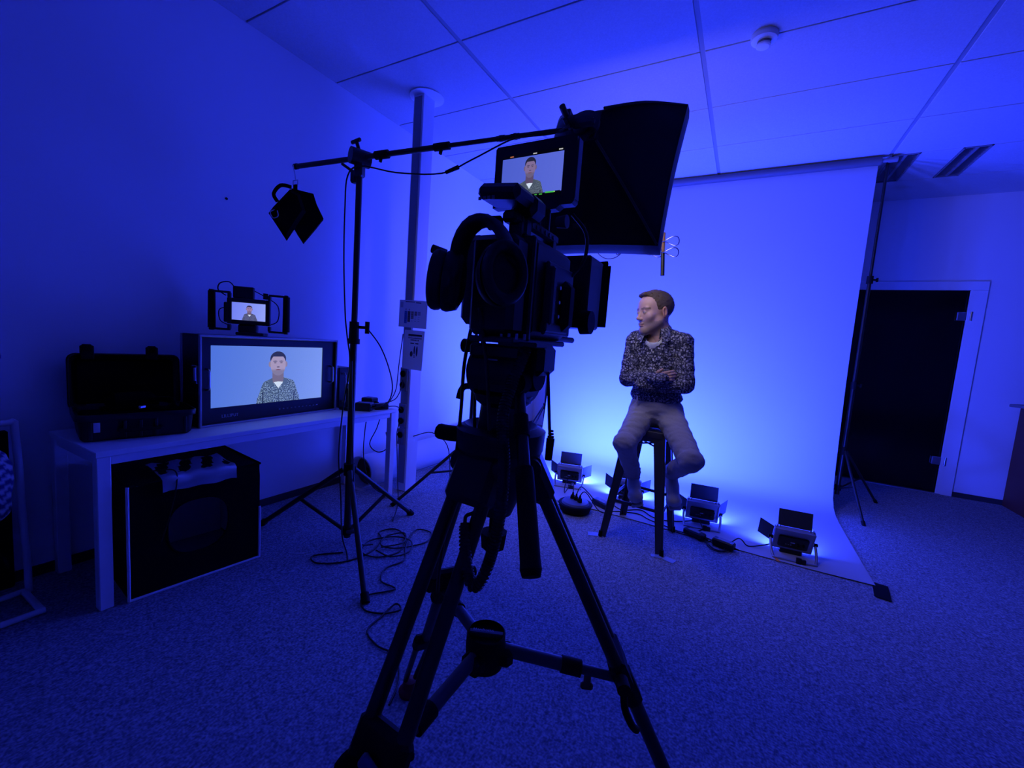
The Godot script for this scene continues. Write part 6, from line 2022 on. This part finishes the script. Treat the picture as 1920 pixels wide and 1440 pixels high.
func build_clutter():
	# round cable drum with plugs
	var c := V(-1.04, 0, -3.11)
	var t := thing("cable_drum", "round black cable drum with plugs at the paper's left front edge", "cable drum", c)
	var m := MB.new(c)
	m.lathe([Vector2(0.0, 0.0), Vector2(0.1, 0.0), Vector2(0.118, 0.015), Vector2(0.13, 0.055), Vector2(0.135, 0.062), Vector2(0.13, 0.07), Vector2(0.112, 0.072), Vector2(0.108, 0.066)], c, Vector3.UP, 36)
	obj("shell", m, M.rubber, t)
	var d := MB.new(c)
	d.lathe([Vector2(0.112, 0.066), Vector2(0.1, 0.084), Vector2(0.05, 0.094), Vector2(0.0, 0.096)], c, Vector3.UP, 36)
	obj("socket_plate", d, M.bluegrey, t)
	for k in 3:
		var p := c + V(-0.03 + 0.036 * k, 0.09, -0.01 + 0.018 * k)
		var pl := rod(p, p + V(0, 0.03, 0), 0.019, 0.017, c, 14)
		pl.cyl(p + V(0, 0.03, 0), p + V(0.0, 0.055, -0.005), 0.01, 0.006)
		obj("plug", pl, M.rubber, t)
	# plug cables: from the drum to the panels
	var cables := [
		[[c + V(-0.03, 0.14, -0.015), c + V(-0.06, 0.19, -0.08), V(-1.17, 0.12, -3.3), V(-1.25, 0.012, -3.42), V(-1.3, 0.03, -3.55), V(-1.31, 0.06, -3.64)], "black cable rising from the drum to the leftmost LED panel"],
		[[c + V(0.006, 0.145, 0.0), c + V(0.02, 0.19, -0.05), V(-0.98, 0.1, -3.28), V(-0.93, 0.012, -3.36), V(-0.86, 0.012, -3.42), V(-0.8, 0.03, -3.5), V(-0.77, 0.06, -3.58)], "black cable from the drum to the panel behind the stool"],
		[[c + V(0.042, 0.145, 0.02), c + V(0.08, 0.17, 0.0), V(-0.86, 0.012, -3.2), V(-0.75, 0.01, -3.3), V(-0.6, 0.01, -3.36), V(-0.5, 0.01, -3.3), V(-0.38, 0.01, -3.26), V(-0.28, 0.012, -3.22), V(-0.22, 0.02, -3.21)], "black cable from the drum along the paper to the power bricks"],
		[[V(-0.8, 0.012, -3.4), V(-0.72, 0.01, -3.36), V(-0.6, 0.01, -3.46), V(-0.5, 0.01, -3.38), V(-0.42, 0.01, -3.36), V(-0.3, 0.01, -3.42), V(-0.2, 0.03, -3.46)], "thin black cable looping over the paper behind the stool"],
		[[V(0.05, 0.03, -3.17), V(0.1, 0.06, -3.24), V(0.13, 0.035, -3.3), V(0.17, 0.012, -3.28), V(0.25, 0.02, -3.33), V(0.32, 0.05, -3.35)], "thin black cable zigzagging from the power brick to the rightmost panel"],
		[[V(-0.12, 0.02, -3.2), V(-0.06, 0.008, -3.12), V(-0.02, 0.008, -3.08), V(0.03, 0.008, -3.1), V(0.02, 0.02, -3.15), V(-0.04, 0.03, -3.17), V(-0.08, 0.012, -3.15), V(-0.05, 0.008, -3.08), V(0.0, 0.01, -3.06), V(0.05, 0.012, -3.11)], "black cable coiled between the two power bricks"],
		[[V(-0.16, 0.05, -3.45), V(-0.13, 0.012, -3.38), V(-0.16, 0.012, -3.3), V(-0.12, 0.012, -3.25), V(-0.06, 0.012, -3.22), V(0.0, 0.02, -3.19)], "short black cable from the panel right of the stool to the bricks"],
		[[V(-1.62, 0.008, -3.1), V(-1.45, 0.008, -3.16), V(-1.32, 0.008, -3.12), V(-1.2, 0.01, -3.06), V(-1.15, 0.012, -3.02), V(-1.19, 0.008, -2.98), V(-1.26, 0.008, -3.02), V(-1.22, 0.012, -3.08), V(-1.14, 0.03, -3.1)], "black mains lead of the drum running left under the tripod"]]
	for q in cables:
		tag(obj("power_cable", cord(q[0], 0.0042, q[0][0]), M.cable), q[1], "cable")
	# power bricks and strip
	for q in [[V(-0.17, 0, -3.22), -0.45, V(0.15, 0.042, 0.062), "black power brick on the paper's edge below the panel right of the stool"], [V(0.02, 0, -3.16), -0.3, V(0.14, 0.05, 0.06), "black power brick with a flat connector nearer the rightmost panel"], [V(-0.89, 0, -3.33), -0.5, V(0.17, 0.05, 0.07), "black power strip between the drum and the stool"]]:
		var b := thing("power_brick", q[3], "power supply", q[0], q[1])
		var s: Vector3 = q[2]
		obj("body", bx(V(0, s.y / 2 + 0.006, 0), s, 0.008), M.black, b)
		obj("type_plate", bx(V(0, s.y + 0.0065, 0), V(s.x * 0.55, 0.001, s.z * 0.6)), M.grey, b)
		obj("strain_relief", rod(V(s.x / 2, s.y / 2, 0), V(s.x / 2 + 0.03, s.y / 2, 0), 0.007, 0.004), M.rubber, b)
	# cables lying around the light stand
	var floor_c := [
		[[V(-1.92, 0.006, -1.62), V(-2.02, 0.006, -1.5), V(-1.94, 0.006, -1.46), V(-1.83, 0.006, -1.56), V(-1.8, 0.006, -1.72), V(-1.86, 0.007, -1.86), V(-1.95, 0.006, -1.93), V(-1.9, 0.007, -2.02), V(-1.76, 0.007, -1.97), V(-1.67, 0.007, -1.82), V(-1.72, 0.007, -1.7), V(-1.83, 0.01, -1.68), V(-1.9, 0.012, -1.8), V(-1.82, 0.012, -1.93), V(-1.7, 0.012, -1.95), V(-1.62, 0.01, -1.85), V(-1.66, 0.012, -1.74), V(-1.78, 0.014, -1.74)], "black cable coiled on the carpet at the light stand's feet"],
		[[V(-1.78, 0.016, -1.78), V(-1.72, 0.014, -1.9), V(-1.8, 0.016, -2.0), V(-1.86, 0.014, -1.9), V(-1.8, 0.014, -1.8), V(-1.7, 0.01, -1.84), V(-1.62, 0.008, -2.0), V(-1.68, 0.008, -2.12), V(-1.78, 0.008, -2.1), V(-1.74, 0.01, -1.98), V(-1.66, 0.01, -1.86), V(-1.58, 0.006, -1.76), V(-1.6, 0.006, -1.64), V(-1.53, 0.006, -1.54), V(-1.42, 0.006, -1.53), V(-1.5, 0.006, -1.4), V(-1.42, 0.006, -1.33), V(-1.33, 0.006, -1.36), V(-1.28, 0.01, -1.42), V(-1.33, 0.01, -1.44), V(-1.32, 0.006, -1.34), V(-1.3, 0.006, -1.24), V(-1.2, 0.006, -1.2), V(-1.1, 0.006, -1.2), V(-1.0, 0.006, -1.12), V(-0.95, 0.006, -1.02)], "thin cable wandering over the carpet from the coil towards the tripod"],
		[[V(-1.95, 1.32, -1.76), V(-1.9, 1.22, -1.82), V(-1.86, 1.09, -1.86), V(-1.98, 0.94, -2.02), V(-2.2, 0.8, -2.2), V(-2.33, 0.745, -2.2), V(-2.4, 0.75, -2.2)], "black cable arching from the light stand's collar down to the table"],
		[[V(-2.0, 1.12, -1.703), V(-1.965, 0.8, -1.69), V(-1.945, 0.55, -1.69), V(-1.9, 0.25, -1.68), V(-1.88, 0.05, -1.7), V(-1.85, 0.012, -1.78)], "black cable hanging down the right of the light stand"]]
	for q in floor_c:
		tag(obj("loose_cable", cord(q[0], 0.0043, q[0][0]), M.cable), q[1], "cable")
	# cables between the table's right end and the column sockets
	var wall_c := [
		[[V(-2.38, 0.76, -2.36), V(-2.36, 0.79, -2.45), V(-2.37, 0.88, -2.52), V(-2.388, 0.93, -2.545)], "black plug cable from the adapters up to the column's upper socket"],
		[[V(-2.36, 0.735, -2.36), V(-2.35, 0.73, -2.44), V(-2.37, 0.7, -2.52), V(-2.388, 0.685, -2.545)], "black plug cable from the adapters to the column's middle socket"],
		[[V(-2.42, 1.3, -2.56), V(-2.44, 1.05, -2.55), V(-2.45, 0.85, -2.54), V(-2.44, 0.76, -2.47), V(-2.43, 0.73, -2.42)], "thin black cable hanging down beside the column to the table"],
		[[V(-2.388, 0.6, -2.545), V(-2.4, 0.5, -2.52), V(-2.37, 0.35, -2.5), V(-2.31, 0.12, -2.46), V(-2.26, 0.01, -2.42), V(-2.15, 0.006, -2.3), V(-2.0, 0.006, -2.1)], "black cable dropping from the column's socket to the carpet"],
		[[V(-2.44, 0.69, -2.39), V(-2.46, 0.55, -2.36), V(-2.5, 0.42, -2.33), V(-2.44, 0.36, -2.36), V(-2.38, 0.4, -2.4), V(-2.4, 0.52, -2.4)], "black cable loop hanging under the table's right end"],
		[[V(-2.55, 0.69, -2.35), V(-2.56, 0.5, -2.33), V(-2.56, 0.3, -2.33), V(-2.52, 0.1, -2.36), V(-2.46, 0.01, -2.42), V(-2.4, 0.006, -2.46)], "black cable dropping behind the table's right legs to the carpet"],
		[[V(-2.33, 0.46, -2.64), V(-2.2, 0.5, -2.72), V(-2.08, 0.4, -2.78), V(-2.05, 0.15, -2.8), V(-2.06, 0.01, -2.8)], "black cable bowing out from the column behind it down to the carpet"]]
	for q in wall_c:
		tag(obj("socket_cable", cord(q[0], 0.004, q[0][0]), M.cable), q[1], "cable")
	build_desk()
	build_chair()

func build_desk():
	var t := thing("reception_counter", "reddish-brown counter with a pale overhanging top at the right edge", "counter", V(3.0, 0, -5.85))
	var og := t.position
	obj("body", bx(V(3.0, 0.51, -5.88), V(1.06, 1.02, 0.46), 0.004, Basis.IDENTITY, og), M.wood, t)
	var poly := PackedVector2Array([Vector2(-0.7, 0.0), Vector2(-0.56, 0.24), Vector2(0.56, 0.28), Vector2(0.56, -0.235), Vector2(-0.5, -0.2)])
	var m := MB.new(og)
	m.prism(poly, Transform3D(Basis(Vector3.RIGHT, PI / 2), V(3.0, 1.05, -5.88)), 0.028, 0.004)
	obj("counter_top", m, M.grey, t)
	obj("plinth", bx(V(3.0, 0.03, -5.87), V(1.0, 0.06, 0.47), 0.0, Basis.IDENTITY, og), M.wood, t)
	var p := thing("desk_printer", "dark box-shaped device standing on the counter at the right edge", "printer", V(2.75, 1.05, -5.9))
	var po := p.position
	obj("housing", bx(V(2.78, 1.225, -5.92), V(0.5, 0.35, 0.3), 0.012, Basis.IDENTITY, po), M.matte, p)
	obj("side_tray", bx(V(2.5, 1.125, -5.92), V(0.07, 0.15, 0.22), 0.006, Basis.IDENTITY, po), M.darkgrey, p)
	obj("paper_slot", bx(V(2.78, 1.2, -5.768), V(0.36, 0.03, 0.006), 0.002, Basis.IDENTITY, po), M.grey, p)

func build_chair():
	# sled chair at the left edge: pale tube frame with a dark shell, and a knitted pullover over it
	var og := V(-2.72, 0, -0.36)
	var t := thing("sled_chair", "chair with a pale tube frame and dark shell at the left edge", "chair", og)
	for x in [-2.74, -2.5]:
		obj("sled_frame", cord([V(x, 0.79, -0.06), V(x, 0.795, -0.3), V(x, 0.795, -0.52), V(x, 0.77, -0.545), V(x, 0.4, -0.556), V(x, 0.05, -0.565), V(x, 0.014, -0.54), V(x, 0.014, -0.3), V(x, 0.014, -0.05)] if x < -2.7 else [V(x, 0.014, -0.56), V(x, 0.014, -0.3), V(x, 0.014, -0.05)], 0.013, og, 10, 4), M.white_metal, t)
	obj("floor_bar", rod(V(-2.74, 0.014, -0.55), V(-2.5, 0.014, -0.55), 0.013, -1.0, og), M.white_metal, t)
	obj("floor_bar", rod(V(-2.74, 0.014, -0.06), V(-2.5, 0.014, -0.06), 0.013, -1.0, og), M.white_metal, t)
	var sh := MB.new(og)
	sh.box(V(-2.765, 0.4, -0.3), V(0.02, 0.72, 0.46), Basis.IDENTITY, 0.008)
	obj("shell", sh, M.matte, t)
	obj("seat", bx(V(-2.62, 0.43, -0.26), V(0.26, 0.04, 0.36), 0.012, Basis.IDENTITY, og), M.matte, t)
	for z in [-0.06, -0.42]:
		obj("seat_post", rod(V(-2.62, 0.02, z), V(-2.62, 0.42, z), 0.013, -1.0, og), M.white_metal, t)
	obj("floor_bar", rod(V(-2.74, 0.014, -0.42), V(-2.5, 0.014, -0.42), 0.013, -1.0, og), M.white_metal, t)
	# knitted pullover: a soft bulging sleeve
	var p := thing("knitted_pullover", "blue and white knitted pullover with a zigzag pattern hanging over the chair", "pullover", V(-2.56, 0.4, -0.4))
	var po := p.position
	var f := Field.new(V(-2.74, 0.28, -0.58), V(-2.36, 1.26, -0.1), 0.011)
	f.ell(V(-2.55, 0.62, -0.385), V(0.07, 0.15, 0.115), 0.03)
	f.caps(V(-2.56, 0.74, -0.34), V(-2.54, 0.5, -0.42), 0.07, 0.062, 0.04)
	f.caps(V(-2.54, 0.5, -0.42), V(-2.54, 0.44, -0.38), 0.06, 0.05, 0.03)
	f.caps(V(-2.57, 0.72, -0.3), V(-2.6, 1.1, -0.42), 0.08, 0.055, 0.04)
	f.ell(V(-2.6, 1.1, -0.4), V(0.07, 0.08, 0.085), 0.04)
	var nz := FastNoiseLite.new()
	nz.seed = 2
	nz.frequency = 12.0
	f.bend(func(q: Vector3) -> float: return 0.008 * nz.get_noise_3d(q.x, q.y * 1.5, q.z), 0.03)
	var m := MB.new(po)
	m.colored = true
	f.skin(m, func(q: Vector3, _n: Vector3) -> Color:
		var zz := absf(fposmod(q.z * 22.0, 1.0) - 0.5) * 0.9
		return Color(0.62, 0.64, 0.7) if fposmod(q.y * 26.0 + zz * 1.3, 1.0) < 0.45 else Color(0.06, 0.07, 0.2))
	obj("knit", m, M.knit, p)

func build_all_else():
	build_column()
	build_table_area()
	build_light_stand()
	build_mic()
	build_tripod()
	build_fluid_head()
	build_camera_rig()
	build_headphones()
	build_rig_cables()
	build_stool()
	build_clutter()
	build_man()
